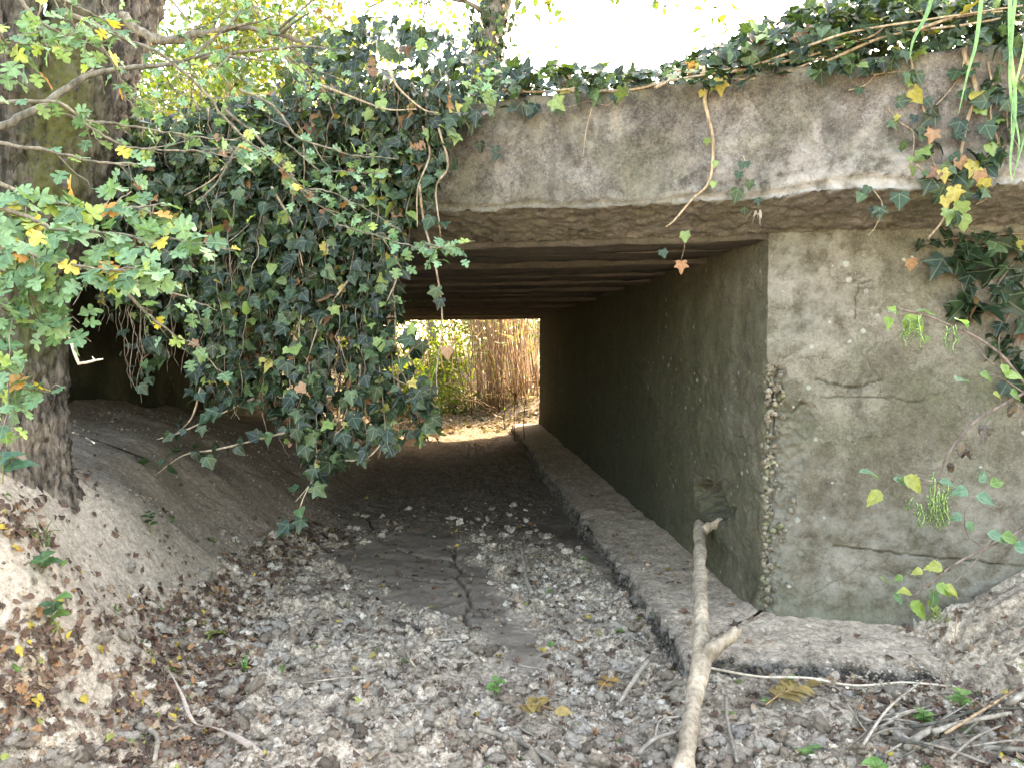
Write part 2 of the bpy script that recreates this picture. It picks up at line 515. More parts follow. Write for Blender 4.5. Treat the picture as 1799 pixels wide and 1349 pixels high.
def ground_z(x, y, detail=True):
    x, y = np.asarray(x, float), np.asarray(y, float)
    s, bank, sm, inside, rub = masks(x, y)
    sp = np.log1p(np.exp(np.clip(s / 0.09, -30, 30))) * 0.09
    k = np.interp(y, [-6, 4.6, 5.6, 9.7, 12, 18], [0.92, 1.0, 0.98, 0.42, 0.4, 1.0])
    z = k * (0.78 * (1 - np.exp(-sp / np.interp(y, [3.2, 5.0], [0.36, 0.6]))) + 0.14 * np.minimum(sp, 3))
    z = z + 0.20 * np.exp(-((x + 1.85) / 0.55) ** 2 - ((y - 2.85) / 0.8) ** 2)
    z = z + 0.045 * sstep(.45, .9, x) * sstep(5.5, 3.5, y) + 0.03 * sstep(.9, 1.3, x) * sstep(1.6, 2.5, y)
    # right bank heaped on the footing in front of the abutment, and the general land
    xr = x - 1.30
    t = (x - A0[0]) * T[0] + (y - A0[1]) * T[1]
    o = (x - A0[0]) * NO[0] + (y - A0[1]) * NO[1]
    front = sstep(-0.3, 0.0, o) * (1 - sstep(0.15, 0.75, o))
    z = z + front * sstep(0.30, 1.1, t) * 0.29
    z = z + sstep(1.9, 3.6, x) * 1.0 * (1 - front * 0.4)
    yb = sstep(13.0, 16.5, y)
    z = z + yb * 0.9
    far = sstep(11.3, 13.0, y)
    z = z + far * (0.30 * sstep(0.3, 1.5, x) + 0.12)
    far2 = sstep(5, 12, np.abs(x)) 
    z = z + far2 * 0.5
    z = z + 0.05 * sstep(6, 11, y)
    if detail:
        p3 = np.stack([x, y, x * 0], -1)
        z = z + 0.028 * perlin(p3 * 1.9 + 5) + 0.012 * fbm(p3 * 6, 3)
        wrp = np.stack([perlin(p3 * 11), perlin(p3 * 11 + 40)], -1)
        f1, f2, c = cells(np.stack([x, y], -1) * 13 + 0.7 * wrp)
        g1, g2, c2 = cells(np.stack([x, y], -1) * 29 + 0.9 * wrp)
        lump = np.clip(f2 - f1, 0, 0.3) * (c - 0.15) * 0.14 + np.clip(g2 - g1, 0, 0.3) * c2 * 0.05 + 0.013 * fbm(p3 * 21, 4, 0.7) + 0.016 * (0.4 - np.abs(fbm(p3 * 9 + 2, 3)))
        patch = sstep(-0.35, 0.25, perlin(p3 * 2.6 + 9))
        z = z + rub * (0.35 + 0.65 * patch) * lump
        z = z + sm * 0.006
        z = z + 0.006 * fbm(p3 * 24, 3) * (0.25 + rub) + bank * (0.005 * fbm(np.stack([x * 26, y * 26, z * 26], -1), 4) + 0.022 * fbm(p3 * 2.7 + 3, 4))
        for l in CRACKS:
            d = segdist(x + 0.012 * perlin(p3 * 28), y + 0.012 * perlin(p3 * 28 + 7), l)
            z = z - 0.05 * np.clip(1 - d / 0.015, 0, 1)
        # dried-mud cracks over the heap at the right
        q1, q2, _ = cells(np.stack([x, y], -1) * 6.5 + 0.25 * perlin(p3 * 9)[..., None])
        z = z - front * sstep(0.2, 0.5, t) * 0.03 * np.clip(1 - (q2 - q1) / 0.10, 0, 1)
        z = z + front * sstep(0.15, 0.5, t) * (0.016 * fbm(p3 * 12, 4) + 0.5 * lump)
    return z

PALE, MIDC, DAMP, LOAM = (np.array(c) for c in ((0.64, 0.525, 0.40), (0.47, 0.37, 0.27), (0.13, 0.10, 0.075), (0.27, 0.212, 0.157)))

def ground_col(x, y):
    s, bank, sm, inside, rub = masks(x, y)
    p3 = np.stack([x, y, x * 0], -1)
    n = np.clip(0.5 + 0.6 * fbm(p3 * 2.4, 3), 0, 1)
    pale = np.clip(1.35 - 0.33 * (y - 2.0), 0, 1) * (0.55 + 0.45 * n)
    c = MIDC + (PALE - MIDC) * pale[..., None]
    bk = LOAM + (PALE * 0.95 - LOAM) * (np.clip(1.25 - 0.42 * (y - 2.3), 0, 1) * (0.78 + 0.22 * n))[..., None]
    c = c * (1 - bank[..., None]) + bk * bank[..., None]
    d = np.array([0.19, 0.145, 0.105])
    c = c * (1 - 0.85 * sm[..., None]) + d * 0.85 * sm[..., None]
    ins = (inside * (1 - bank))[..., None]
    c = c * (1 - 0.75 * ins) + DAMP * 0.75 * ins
    # the wet, dark soil showing between pale crumbs
    wet = (rub * sstep(0.1, 0.5, -perlin(p3 * 2.6 + 9)) * 0.4)[..., None]
    c = c * (1 - wet) + DAMP * 1.3 * wet
    out = sstep(11.2, 11.9, y)[..., None]
    c = c * (1 - out) + np.array([0.17, 0.13, 0.09]) * out
    return np.concatenate([c, (1 - 0.7 * sm - 0.45 * bank * (1 - sm))[..., None]], -1)

def axis(segs):
    out = []
    for a, b, st in segs:
        out.append(np.linspace(a, b, max(1, int(round((b - a) / st))), endpoint=False))
    out.append([segs[-1][1]])
    return np.concatenate(out)

gx = axis([(-900, -100, 200), (-100, -20, 20), (-20, -6, 2), (-6, -2.6, 0.12), (-2.6, -1.7, 0.03), (-1.7, 1.0, 0.0125), (1.0, 2.1, 0.016), (2.1, 6, 0.15), (6, 20, 2), (20, 100, 20), (100, 900, 200)])
gy = axis([(-900, -100, 200), (-100, -10, 15), (-10, 0, 0.6), (0, 1.9, 0.05), (1.9, 4.9, 0.0125), (4.9, 6.5, 0.022), (6.5, 13.5, 0.06), (13.5, 25, 0.5), (25, 105, 16), (105, 900, 160)])
GX, GY = np.meshgrid(gx, gy)
GZ = ground_z(GX, GY)
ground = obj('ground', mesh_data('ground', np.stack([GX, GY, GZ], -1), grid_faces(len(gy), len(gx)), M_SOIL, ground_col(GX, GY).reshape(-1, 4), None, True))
tag(ground, 'dry muddy stream bed and its left bank running under the bridge', kind='structure')

# ------------------------------------------------------------------ the bridge
bridge = thing('bridge', 'low grey concrete road bridge over the dry stream, overgrown with ivy', 'bridge', (0, 0, 0))

def sheet(name, pos, mat, tint, parent, smooth=True):
    n, m = pos.shape[:2]
    return obj(name, mesh_data(name, pos, grid_faces(n, m), mat, tint.reshape(-1, 3), None, smooth), parent)

def box_geo(g, corners, z0, z1, tint=(0, 0, 0)):
    c = [np.array([*p[:2], z]) for z in (z0, z1) for p in corners]
    g.add(c, [[3, 2, 1, 0], [4, 5, 6, 7], [0, 1, 5, 4], [1, 2, 6, 5], [2, 3, 7, 6], [3, 0, 4, 7]], tint)

# deck edge: profile from the top back over the top edge, down the face, round the broken lower edge, back under
def deck_top(t):
    return 2.362 + 0.042 * t

ts = axis([(-7.5, -3.4, 0.1), (-3.4, -1.6, 0.025), (-1.6, 1.35, 0.0095), (1.35, 4.0, 0.06)])
pr = []
for a in np.linspace(0, 1, 6, endpoint=False): pr.append((FO - 0.30 + 0.30 * a, 1.0, 'top'))
for a in np.linspace(0, 1, 52, endpoint=False): pr.append((FO, 1 - a, 'face'))
for a in np.linspace(0, 1, 30): pr.append((FO - 0.30 * a, -0.19 * a, 'under'))
pos = np.zeros((len(pr), len(ts), 3))
tn = np.zeros((len(pr), len(ts), 3))
lowz = 1.893 + 0.012 * perlin(np.stack([ts * 2.2, ts * 0, ts * 0 + 1], -1)) + 0.012 * sstep(0.0, 0.1, ts) - 0.012
edgebreak = fbm(np.stack([ts * 5, ts * 0 + 3, ts * 0], -1), 4)
for i, (o, a, kind) in enumerate(pr):
    top = deck_top(ts) + 0.012 * fbm(np.stack([ts * 4, ts * 0, ts * 0 + 8], -1), 4)
    if kind == 'under':
        z = lowz + (SOFF + 0.018 - lowz) * min(1, -a / 0.19)
    else:
        z = lowz + (top - lowz) * a
    pos[i] = FC(ts, z, np.full_like(ts, o))
zz = pos[..., 2]
TT = np.broadcast_to(ts, zz.shape)
outn = np.array([{'top': (0, 1), 'face': (1, 0), 'under': (0.35, -0.94)}[k] for _, _, k in pr])
nv = outn[:, 0][:, None, None] * NO + outn[:, 1][:, None, None] * np.array([0, 0, 1.0])
rgh = np.array([{'top': 0.010, 'face': 0.0022, 'under': 0.006}[k] for _, _, k in pr])[:, None]
und = np.array([1.0 if k == 'under' else 0.0 for _, _, k in pr])[:, None]
q = pos * 1.0
f1, f2, cc = cells(np.stack([TT * 26, (zz - pos[..., 1] * 0.7) * 26], -1))
dis = rgh * 1.3 * fbm(q * 16, 5, 0.65) + und * 0.007 * (0.4 - f1) - und * 0.013 * sstep(0.25, 0.6, fbm(q * 20 + 7, 3))
# spalled patches along the lower edge, and the thin render skin ending in a ragged line above it
h_above = zz - lowz[None, :]
ragged = 0.022 + 0.022 * edgebreak[None, :] + 0.02 * sstep(0.0, 0.3, TT)
isface = np.array([1.0 if k == 'face' else 0.0 for _, _, k in pr])[:, None]
spall = isface * sstep(0.008, -0.004, h_above - np.maximum(ragged, 0.0))
dis = dis - spall * (0.012 + 0.008 * np.abs(fbm(q * 30, 3)))
for line in ([(1495, 265), (1540, 262), (1600, 266)], [(1100, 255), (1135, 262), (1170, 285)], [(860, 268), (960, 262), (1010, 256), (1040, 245)], [(1395, 258), (1405, 285), (1408, 300)], [(1130, 245), (1165, 258), (1185, 280)]):
    fl = [face(u, v) for u, v in line]
    d = segdist(TT + 0.01 * perlin(q * 20), zz + 0.01 * perlin(q * 20 + 5), fl)
    dis = dis - isface * 0.004 * np.clip(1 - d / 0.010, 0, 1)
pos = pos + nv * dis[..., None]
tn[..., 0] = np.clip(und * (0.45 + 0.35 * perlin(q * 5)) + 0.7 * spall, 0, 1)
tn[..., 1] = np.clip(0.10 * und + isface * 0.16 * sstep(0.3, -1.2, TT) + 0.3 * isface * sstep(0.12, 0.02, deck_top(TT) - zz), 0, 1)
tn[..., 2] = isface * np.clip(0.95 * sstep(0.26, 0.0, h_above - 0.05 * perlin(q * 4)) * sstep(-0.7, 0.3, TT) + 0.12 * (fbm(q * 3, 3) > 0.25), 0, 1)
sheet('deck_edge', pos[:, ::-1], M_CONC, tn[:, ::-1], bridge)

# deck slab behind, and the far edge
far0 = np.array([1.325, Y_FAR, 0.0])
dlen = (far0 - A0) @ (-NO)
def FB(t, o):                                     # plan point: t along the face, o behind it
    # the bridge axis is along +Y, the faces are skewed
    p = A0 + T * t
    return np.array([p[0], p[1] + o, 0.0])
g = Geo()
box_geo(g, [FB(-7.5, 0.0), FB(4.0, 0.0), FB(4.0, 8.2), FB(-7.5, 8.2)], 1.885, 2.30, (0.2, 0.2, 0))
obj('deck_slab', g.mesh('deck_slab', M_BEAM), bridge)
g = Geo()
box_geo(g, [FB(-7.5, 8.203), FB(4.0, 8.203), FB(4.0, 8.5), FB(-7.5, 8.5)], 1.80, 2.36, (0.2, 0.3, 0))
obj('far_deck_edge', g.mesh('far_deck_edge', M_CONC), bridge)

# beams under the deck, side by side across the stream
tl = (WALL_L - 0.05 - A0[0]) / T[0]
beam_meshes = []
for k in range(3):
    nt_, wd = 110, 0.325
    tt = np.linspace(tl, 0.06, nt_)
    prof = [(0.0, 0.13)] + [(0.0 + 0.008 * math.sin(i), 0.13 - 0.125 * i / 4) for i in range(1, 4)] + [(wd * j / 8, 0.0) for j in range(0, 9)] + [(wd, 0.04), (wd, 0.13)]
    pp = np.zeros((len(prof), nt_, 3))
    for i, (a, z) in enumerate(prof):
        b0 = A0 + T[None] * tt[:, None]
        pp[i] = np.stack([b0[:, 0] - A0[0], b0[:, 1] - A0[1] + a, np.full(nt_, z)], -1)
    nn = fbm(pp * np.array([3, 14, 20]) + k * 9.1, 4)
    pp[..., 2] += 0.010 * nn * (pp[..., 2] < 0.12)
    pp[..., 1] += 0.010 * fbm(pp * 7 + 3 + k * 5, 3)
    tn_ = np.zeros(pp.shape)
    tn_[..., 0] = 0.3
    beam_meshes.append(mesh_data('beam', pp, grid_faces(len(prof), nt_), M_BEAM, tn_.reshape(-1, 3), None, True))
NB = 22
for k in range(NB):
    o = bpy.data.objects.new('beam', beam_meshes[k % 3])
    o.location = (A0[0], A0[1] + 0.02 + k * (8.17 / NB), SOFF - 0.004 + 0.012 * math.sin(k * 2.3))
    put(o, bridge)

# right abutment: inner wall from the far end to the corner, then the front face
s_in = axis([(0, 5.6, 0.06), (5.6, 7.2, 0.022), (7.2, Y_FAR - A0[1], 0.009)])
inner = np.stack([np.full_like(s_in, A0[0]), Y_FAR - s_in], -1)
t_fr = axis([(0, 0.001, 0.001), (0.001, 1.25, 0.0042), (1.25, 3.8, 0.08)])[1:]
frontp = A0[:2] + T[:2] * t_fr[:, None]
plan = np.concatenate([inner, frontp])
S_ = np.concatenate([s_in - s_in[-1], t_fr])                       # 0 at the corner, + along the front
zs = axis([(-0.35, 0.1, 0.05), (0.1, 1.75, 0.0055), (1.75, 1.88, 0.02)])
npl = np.where(S_[:, None] <= 0, np.array([[-1.0, 0.0]]), NO[None, :2])
kc = sstep(0.05, 0.0, np.abs(S_))[:, None]
npl = nrm(npl * (1 - kc) + nrm(np.array([[-1.0, 0.0]]) + NO[None, :2]) * kc)
pos = np.zeros((len(zs), len(plan), 3))
pos[..., :2] = plan[None]
pos[..., 2] = zs[:, None]
SS, ZZ = np.broadcast_to(S_, pos.shape[:2]), pos[..., 2]
q = pos.copy()
nv = np.zeros(pos.shape)
nv[..., :2] = npl[None]
infront = (SS > 0)
low = sstep(1.27, 1.20, ZZ + 0.06 * perlin(q * 6))
corner_w = np.where(infront, 0.085, 0.06) * (0.6 + 0.6 * np.abs(fbm(q * 7, 3)))
cchip = np.clip(1 - np.abs(SS) / np.maximum(corner_w, 0.01), 0, 1) ** 0.6
f1, f2, cc = cells(np.stack([SS, ZZ], -1) * 32)
dis = 0.0025 * fbm(q * 9, 5, 0.6) + 0.006 * perlin(q * 2.2)
dis = dis + 0.004 * fbm(q * 22, 3) * low
dis = dis - cchip * low * (0.024 + 0.030 * (f1 - 0.3)) - cchip * (1 - low) * 0.004 * (0.5 + fbm(q * 20, 3))
brk = cchip * low
# a scar of lost render round the corner notch and over the front
scar = polysoft(SS, ZZ, [face(u, v, 0) for u, v in [(1345, 655), (1375, 645), (1382, 655), (1372, 700), (1395, 722), (1405, 705), (1430, 715), (1425, 790), (1410, 830), (1380, 900), (1345, 900)]], 0.012)
dis = dis - scar * 0.016 * (1 - brk) - scar * 0.02 * (f1 - 0.4)
brk = np.clip(brk + 0.4 * scar, 0, 1)
lime = 0.35 * infront * sstep(1.2, 1.45, ZZ) * sstep(0.62, 0.1, SS) + 0.25 * infront * sstep(0.9, 0.5, ZZ) * sstep(0.1, 0.3, ZZ)
crack_shade = np.zeros(SS.shape)
for wdt, dep, line in (
        (0.010, 0.008, [(1435, 668), (1450, 671), (1475, 678), (1498, 681), (1520, 678), (1550, 668)]),
        (0.008, 0.005, [(1502, 560), (1505, 520), (1508, 500), (1520, 497), (1535, 494)]),
        (0.008, 0.006, [(1440, 698), (1500, 697), (1560, 699), (1620, 705)]),
        (0.010, 0.009, [(1330, 665), (1345, 655), (1358, 642), (1366, 652), (1380, 648)]),
        (0.008, 0.006, [(1372, 722), (1392, 726), (1404, 712), (1425, 708), (1435, 718)]),
        (0.008, 0.012, [(1465, 958), (1500, 962), (1560, 970), (1620, 977), (1700, 984), (1799, 996)]),
        (0.007, 0.004, [(1415, 1050), (1450, 1030), (1480, 1015), (1520, 990)]),
        (0.007, 0.004, [(1760, 1048), (1780, 1030), (1799, 1010)]),
        (0.006, 0.003, [(1360, 650), (1400, 630), (1460, 628)]),
        (0.006, 0.003, [(1505, 590), (1515, 620), (1545, 665), (1548, 700)])):
    fl = [face(u, v, 0) for u, v in line]
    d = segdist(SS + 0.006 * perlin(q * 30), ZZ + 0.008 * perlin(q * 26 + 4), fl)
    on = infront if line[0][0] > 1345 else np.ones_like(SS)
    d = d * (1 + 0.5 * perlin(q * 40))
    dis = dis - on * dep * 1.2 * np.clip(1.3 - d / (wdt * 0.45), 0, 1)
    crack_shade = np.maximum(crack_shade, on * (0.7 if dep > 0.004 else 0.35) * np.clip(1.25 - d / (wdt * 0.36), 0, 1))
# the hole low in the inner wall
def inwall(u, v):
    r = ray(u, v); p = EYE + r * ((A0[0] - EYE[0]) / r[0]); return A0[1] - p[1], p[2]
hc = inwall(1252, 880)
hole = np.clip(1.25 - np.hypot((SS - hc[0]) / 0.26, (ZZ - hc[1]) / 0.10) + 0.35 * fbm(q * 14, 3), 0, 1) * (SS < 0)
hole = sstep(0.1, 0.7, hole)
dis = dis - hole * (0.10 + 0.03 * f1) - sstep(0, 0.05, hole) * 0.006
brk = np.clip(brk + hole * 0.8, 0, 1)
# the foot of the wall bulges where mud has stuck to it
dis = dis + 0.02 * sstep(0.34, 0.15, ZZ) * (SS < 0) + 0.025 * sstep(0.22, 0.14, ZZ) * infront
# pocked lower wall
dis = dis - (SS < 0) * low * 0.006 * sstep(0.1, 0.5, fbm(q * np.array([1, 10, 18]), 3))
pos = pos + nv * dis[..., None]
tn = np.zeros(pos.shape)
tn[..., 0] = np.clip(brk, 0, 1)
tn[..., 1] = np.clip(np.where(SS < 0, 0.50 + 0.5 * sstep(-0.1, -1.2, SS), 0.10 + 0.5 * np.exp(-((ZZ - 0.22) / 0.10) ** 2) + 0.42 * np.exp(-((SS - 0.72) / 0.30) ** 2 - ((ZZ - 1.12) / 0.14) ** 2) + 0.35 * sstep(1.55, 1.75, ZZ)) + 0.3 * brk * sstep(0.7, 1.15, ZZ), 0, 1)  # inner-wall algae thickens inward, partly painted tunnel shade
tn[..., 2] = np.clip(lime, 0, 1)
crack_shade = np.maximum(crack_shade, 0.55 * sstep(0.0, 1.9, -SS - 0.5 + 0.7 * fbm(q * np.array([1, 1.6, 0.7]), 4)) * (SS < 0))  # inner wall darkens inward: tunnel shade put into the colour
tn4 = np.concatenate([tn, 1 - crack_shade[..., None]], -1)
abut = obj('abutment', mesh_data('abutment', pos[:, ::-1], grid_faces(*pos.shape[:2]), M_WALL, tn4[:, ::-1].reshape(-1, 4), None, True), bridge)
g = Geo()
e = A0 + T * 3.8
box_geo(g, [(A0[0] + 0.16, A0[1] + 0.12), (e[0], e[1] + 0.16), (e[0], Y_FAR - 1.0), (A0[0] + 0.16, Y_FAR - 0.01)], -0.3, 1.87)
obj('abutment_core', g.mesh('abutment_core', M_WALL), bridge)

# left abutment
yl = A0[1] + T[1] * (WALL_L - A0[0]) / T[0]
s1 = axis([(0, 8.2, 0.06)])
pl = np.concatenate([np.stack([A0[0] * 0 + WALL_L + T[0] * np.linspace(-3.2, -0.05, 20), yl + T[1] * np.linspace(-3.2, -0.05, 20)], -1), np.stack([np.full_like(s1, WALL_L), yl + s1], -1)])
zl = np.linspace(-0.2, 1.88, 50)
pos = np.zeros((len(zl), len(pl), 3))
pos[..., :2] = pl[None]
pos[..., 2] = zl[:, None]
pos[..., 0] += 0.008 * fbm(pos * 5, 4)
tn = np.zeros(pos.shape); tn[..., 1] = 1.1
o_ = obj('abutment', mesh_data('abutment', pos, grid_faces(*pos.shape[:2]), M_WALL, np.concatenate([tn, 1 - 0.62 * sstep(-0.3, 0.2, fbm(pos * 1.3, 3))[..., None]], -1).reshape(-1, 4), None, True), bridge)  # blotches darken the left wall too, tunnel shade put into its colour

# footing ledge: follows the foot of the right abutment; mud-covered top, rough outer side
LW = 0.43
yy = axis([(0, 5.8, 0.06), (5.8, 7.3, 0.02), (7.3, Y_FAR - A0[1], 0.010)])
tf = axis([(0.0, 1.4, 0.010), (1.4, 3.0, 0.1)])
corner_in = A0[:2]
pts_in, pts_out = [], []
oc = np.array([A0[0] - LW, 0.0])
# outer corner: inner ledge line x = A0x-LW meets the line parallel to the face at LW2 in front of it
LW2 = 0.40
tt_c = (-LW - NO[0] * LW2) / T[0]
oc = A0[:2] + T[:2] * tt_c + NO[:2] * LW2
for s in yy:
    yv = Y_FAR - s
    f = s / yy[-1]
    pts_in.append((A0[0] + 0.03, yv))
    # run the outer line to its own corner, so that the mitre stays clean
    pts_out.append((A0[0] - LW, Y_FAR + (oc[1] - Y_FAR) * f))
for t_ in tf:
    p = A0[:2] + T[:2] * t_
    pts_in.append(tuple(p - NO[:2] * 0.03))
    fo = t_ / tf[-1]
    qq = oc + T[:2] * (t_ + (-tt_c) * fo)
    pts_out.append(tuple(qq))
pin, pout = np.array(pts_in), np.array(pts_out)
topc = np.linspace(0, 1, 34)
rows = []
dirv = nrm(pout - pin)
for a in topc:
    p = pin + (pout - pin) * a
    zc = 0.165 - 0.012 * a ** 6 + 0.02 * (1 - a) ** 3
    rows.append(np.concatenate([p, np.full((len(p), 1), zc)], 1))
for b in np.linspace(0.08, 1, 16):
    p = pout + dirv * (0.012 * math.sin(min(b, 0.5) * math.pi) - 0.03 * b)
    rows.append(np.concatenate([p, np.full((len(p), 1), 0.153 - 0.36 * b)], 1))
pos = np.array(rows)
q = pos.copy()
side = np.concatenate([np.zeros(len(topc)), np.ones(16)])[:, None]
edge = np.exp(-((np.arange(len(rows)) - len(topc)) / 4.0) ** 2)[:, None]
f1, f2, cc = cells(np.stack([q[..., 0] * 20 + q[..., 1] * 20, q[..., 2] * 26 + q[..., 0] * 9], -1))
out3 = np.zeros(pos.shape); out3[..., :2] = dirv[None]
pos = pos + out3 * (side * (0.020 * fbm(q * 13, 4) + 0.030 * (0.45 - f1)) + np.clip(side + edge, 0, 1) * (0.022 * fbm(q * 3.1 + 4, 3) + 0.016 * fbm(q * 11 + 4, 3)))[..., None]
pos[..., 2] += (1 - side) * (0.009 * fbm(q * 9, 5, .6) + 0.014 * perlin(q * 2.5)) - edge * 0.03 * np.abs(fbm(q * 9, 4))
tn = np.zeros(pos.shape)
mudc = np.array([0.42, 0.325, 0.235]) + (PALE - MIDC) * 0.75 * np.clip(1.1 - 0.25 * (q[..., 1:2] - 2.2), 0, 1) * 0.75
stone = np.array([0.21, 0.185, 0.155]) * (0.45 + 1.1 * cc[..., None])
sd_ = np.clip(side + 0.5 * edge, 0, 1)[..., None]
tn = np.concatenate([mudc * (1 - sd_) + stone * sd_, np.broadcast_to(0.75 + 0.25 * sd_, stone.shape[:2] + (1,))], -1)
ftg = obj('footing', mesh_data('footing', pos[:, ::-1], grid_faces(*pos.shape[:2]), M_SOIL, tn[:, ::-1].reshape(-1, 4), None, True), bridge)

# road over the bridge and the banks it runs on
g = Geo()
box_geo(g, [FB(-60, 0.35), FB(60, 0.35), FB(60, 8.0), FB(-60, 8.0)], 2.304, 2.33, (0.09, 0.085, 0.08))
rd = obj('road', g.mesh('road', M_SOIL)); tag(rd, 'narrow road carried over the bridge', kind='structure')
def bank_side(name, ta, tb, label):
    nn = 60
    tt = np.linspace(ta, tb, nn)
    prof = [(-3.0, 0.4), (-1.6, 1.1), (-0.5, 1.9), (0.05, 2.28), (1.0, 2.301), (7.5, 2.301), (8.3, 2.25), (9.3, 1.7), (11.0, 0.9)]
    pp = np.zeros((len(prof), nn, 3))
    for i, (a, z) in enumerate(prof):
        for j, t_ in enumerate(tt):
            b = FB(t_, a); pp[i, j] = (b[0], b[1], z)
    pp[..., 2] += 0.06 * fbm(pp * 0.9, 3) * (pp[..., 2] < 2.29)
    e_ = obj(name, mesh_data(name, pp, grid_faces(len(prof), nn), M_SOIL, np.tile([[0.16, 0.15, 0.08]], (len(prof) * nn, 1)), None, True))
    return tag(e_, label, kind='structure')
bank_side('embankment', 3.7, 60, 'grassy road bank beyond the right abutment')
bank_side('embankment', -60, -7.3, 'grassy road bank beyond the left abutment')
# ------------------------------------------------------------------ leaves: templates, clouds of leaves, single leaves as parts
def leaf_template(right, zc=0.08, fold=0.25, center=(0, 0.42), wave=0.0, seed=0):
    """half outline (x>=0) from the stalk to the tip, mirrored; a fan from the middle; folded along the midrib"""
    r_ = np.random.default_rng(seed)
    h = np.array(right, float)
    l = h[1:-1][::-1] * np.array([-1, 1])
    o = np.concatenate([h, l])
    o = o + r_.normal(0, 0.018, o.shape) * (np.abs(o[:, :1]) > 0.05)
    xy = np.concatenate([[center], o])
    z = fold * np.abs(xy[:, 0]) - zc * (xy[:, 1] - 0.3) ** 2 * 2 - 0.35 * fold * xy[:, 0] ** 2 + r_.normal(0, wave, len(xy)) * (np.hypot(xy[:, 0], xy[:, 1] - 0.4) > 0.25)
    n = len(o)
    f = np.array([[0, 1 + k, 1 + (k + 1) % n] for k in range(n)])
    return np.column_stack([xy, z]), f, xy.copy()

IVY_R = [(0, 0), (0.10, -0.10), (0.30, -0.14), (0.46, -0.02), (0.36, 0.16), (0.50, 0.30), (0.60, 0.46), (0.36, 0.50), (0.22, 0.58), (0.13, 0.80), (0, 1.02)]
IVY_R2 = [(0, 0), (0.12, -0.08), (0.34, -0.06), (0.44, 0.10), (0.40, 0.26), (0.50, 0.42), (0.30, 0.56), (0.16, 0.78), (0, 0.96)]
IVY_R3 = [(0, 0), (0.16, -0.06), (0.36, 0.02), (0.42, 0.20), (0.34, 0.45), (0.20, 0.70), (0, 0.95)]
HAW_R = [(0, 0), (0.07, 0.10), (0.30, 0.12), (0.40, 0.20), (0.34, 0.29), (0.15, 0.36), (0.40, 0.42), (0.55, 0.50), (0.52, 0.60), (0.40, 0.64), (0.17, 0.62), (0.30, 0.80), (0.25, 0.90), (0.12, 0.90), (0, 1.0)]
HAW_R2 = [(0, 0), (0.08, 0.14), (0.34, 0.22), (0.36, 0.33), (0.14, 0.40), (0.45, 0.55), (0.46, 0.66), (0.30, 0.70), (0.17, 0.68), (0.22, 0.86), (0.10, 0.95), (0, 1.0)]
OVAL_R = [(0, 0), (0.16, 0.10), (0.27, 0.28), (0.29, 0.46), (0.22, 0.68), (0.11, 0.87), (0, 1.02)]
NET_R = [(0, 0), (0.14, 0.03), (0.26, 0.12), (0.27, 0.19), (0.34, 0.26), (0.31, 0.34), (0.33, 0.42), (0.26, 0.49), (0.26, 0.57), (0.18, 0.64), (0.17, 0.73), (0.08, 0.84), (0, 1.0)]
BRAM_R = [(0, 0), (0.18, 0.04), (0.34, 0.16), (0.34, 0.22), (0.42, 0.32), (0.37, 0.40), (0.40, 0.50), (0.30, 0.60), (0.28, 0.72), (0.14, 0.84), (0, 1.0)]
T_IVY = [leaf_template(IVY_R, 0.10, 0.22, wave=0.03, seed=s) for s in range(3)] + [leaf_template(IVY_R2, 0.06, 0.3, wave=0.03, seed=s) for s in range(3)] + [leaf_template(IVY_R3, 0.12, 0.25, wave=0.02, seed=7)]
T_HAW = [leaf_template(HAW_R, 0.15, 0.18, (0, 0.5), 0.02, s) for s in range(3)] + [leaf_template(HAW_R2, 0.2, 0.25, (0, 0.5), 0.02, s) for s in range(3)]
T_DEAD = [leaf_template(HAW_R, 0.3, 0.4, (0, 0.5), 0.09, s) for s in range(3)] + [leaf_template(OVAL_R, 0.3, 0.45, wave=0.08, seed=s) for s in range(3)] + [leaf_template(IVY_R2, 0.3, 0.5, wave=0.10, seed=9)]
T_OVAL = [leaf_template(OVAL_R, 0.15, 0.3, wave=0.02, seed=s) for s in range(3)]
T_NET = [leaf_template(NET_R, 0.25, 0.25, wave=0.01, seed=s) for s in range(3)]
T_BRAM = [leaf_template(BRAM_R, 0.2, 0.2, wave=0.02, seed=s) for s in range(3)]
_q = np.array([[0, 0, 0], [0.32, 0.45, 0.10], [0, 1, -0.05], [-0.32, 0.45, 0.10]], float)
T_TINY = [(_q, np.array([[0, 1, 2], [0, 2, 3]]), _q[:, :2].copy())]

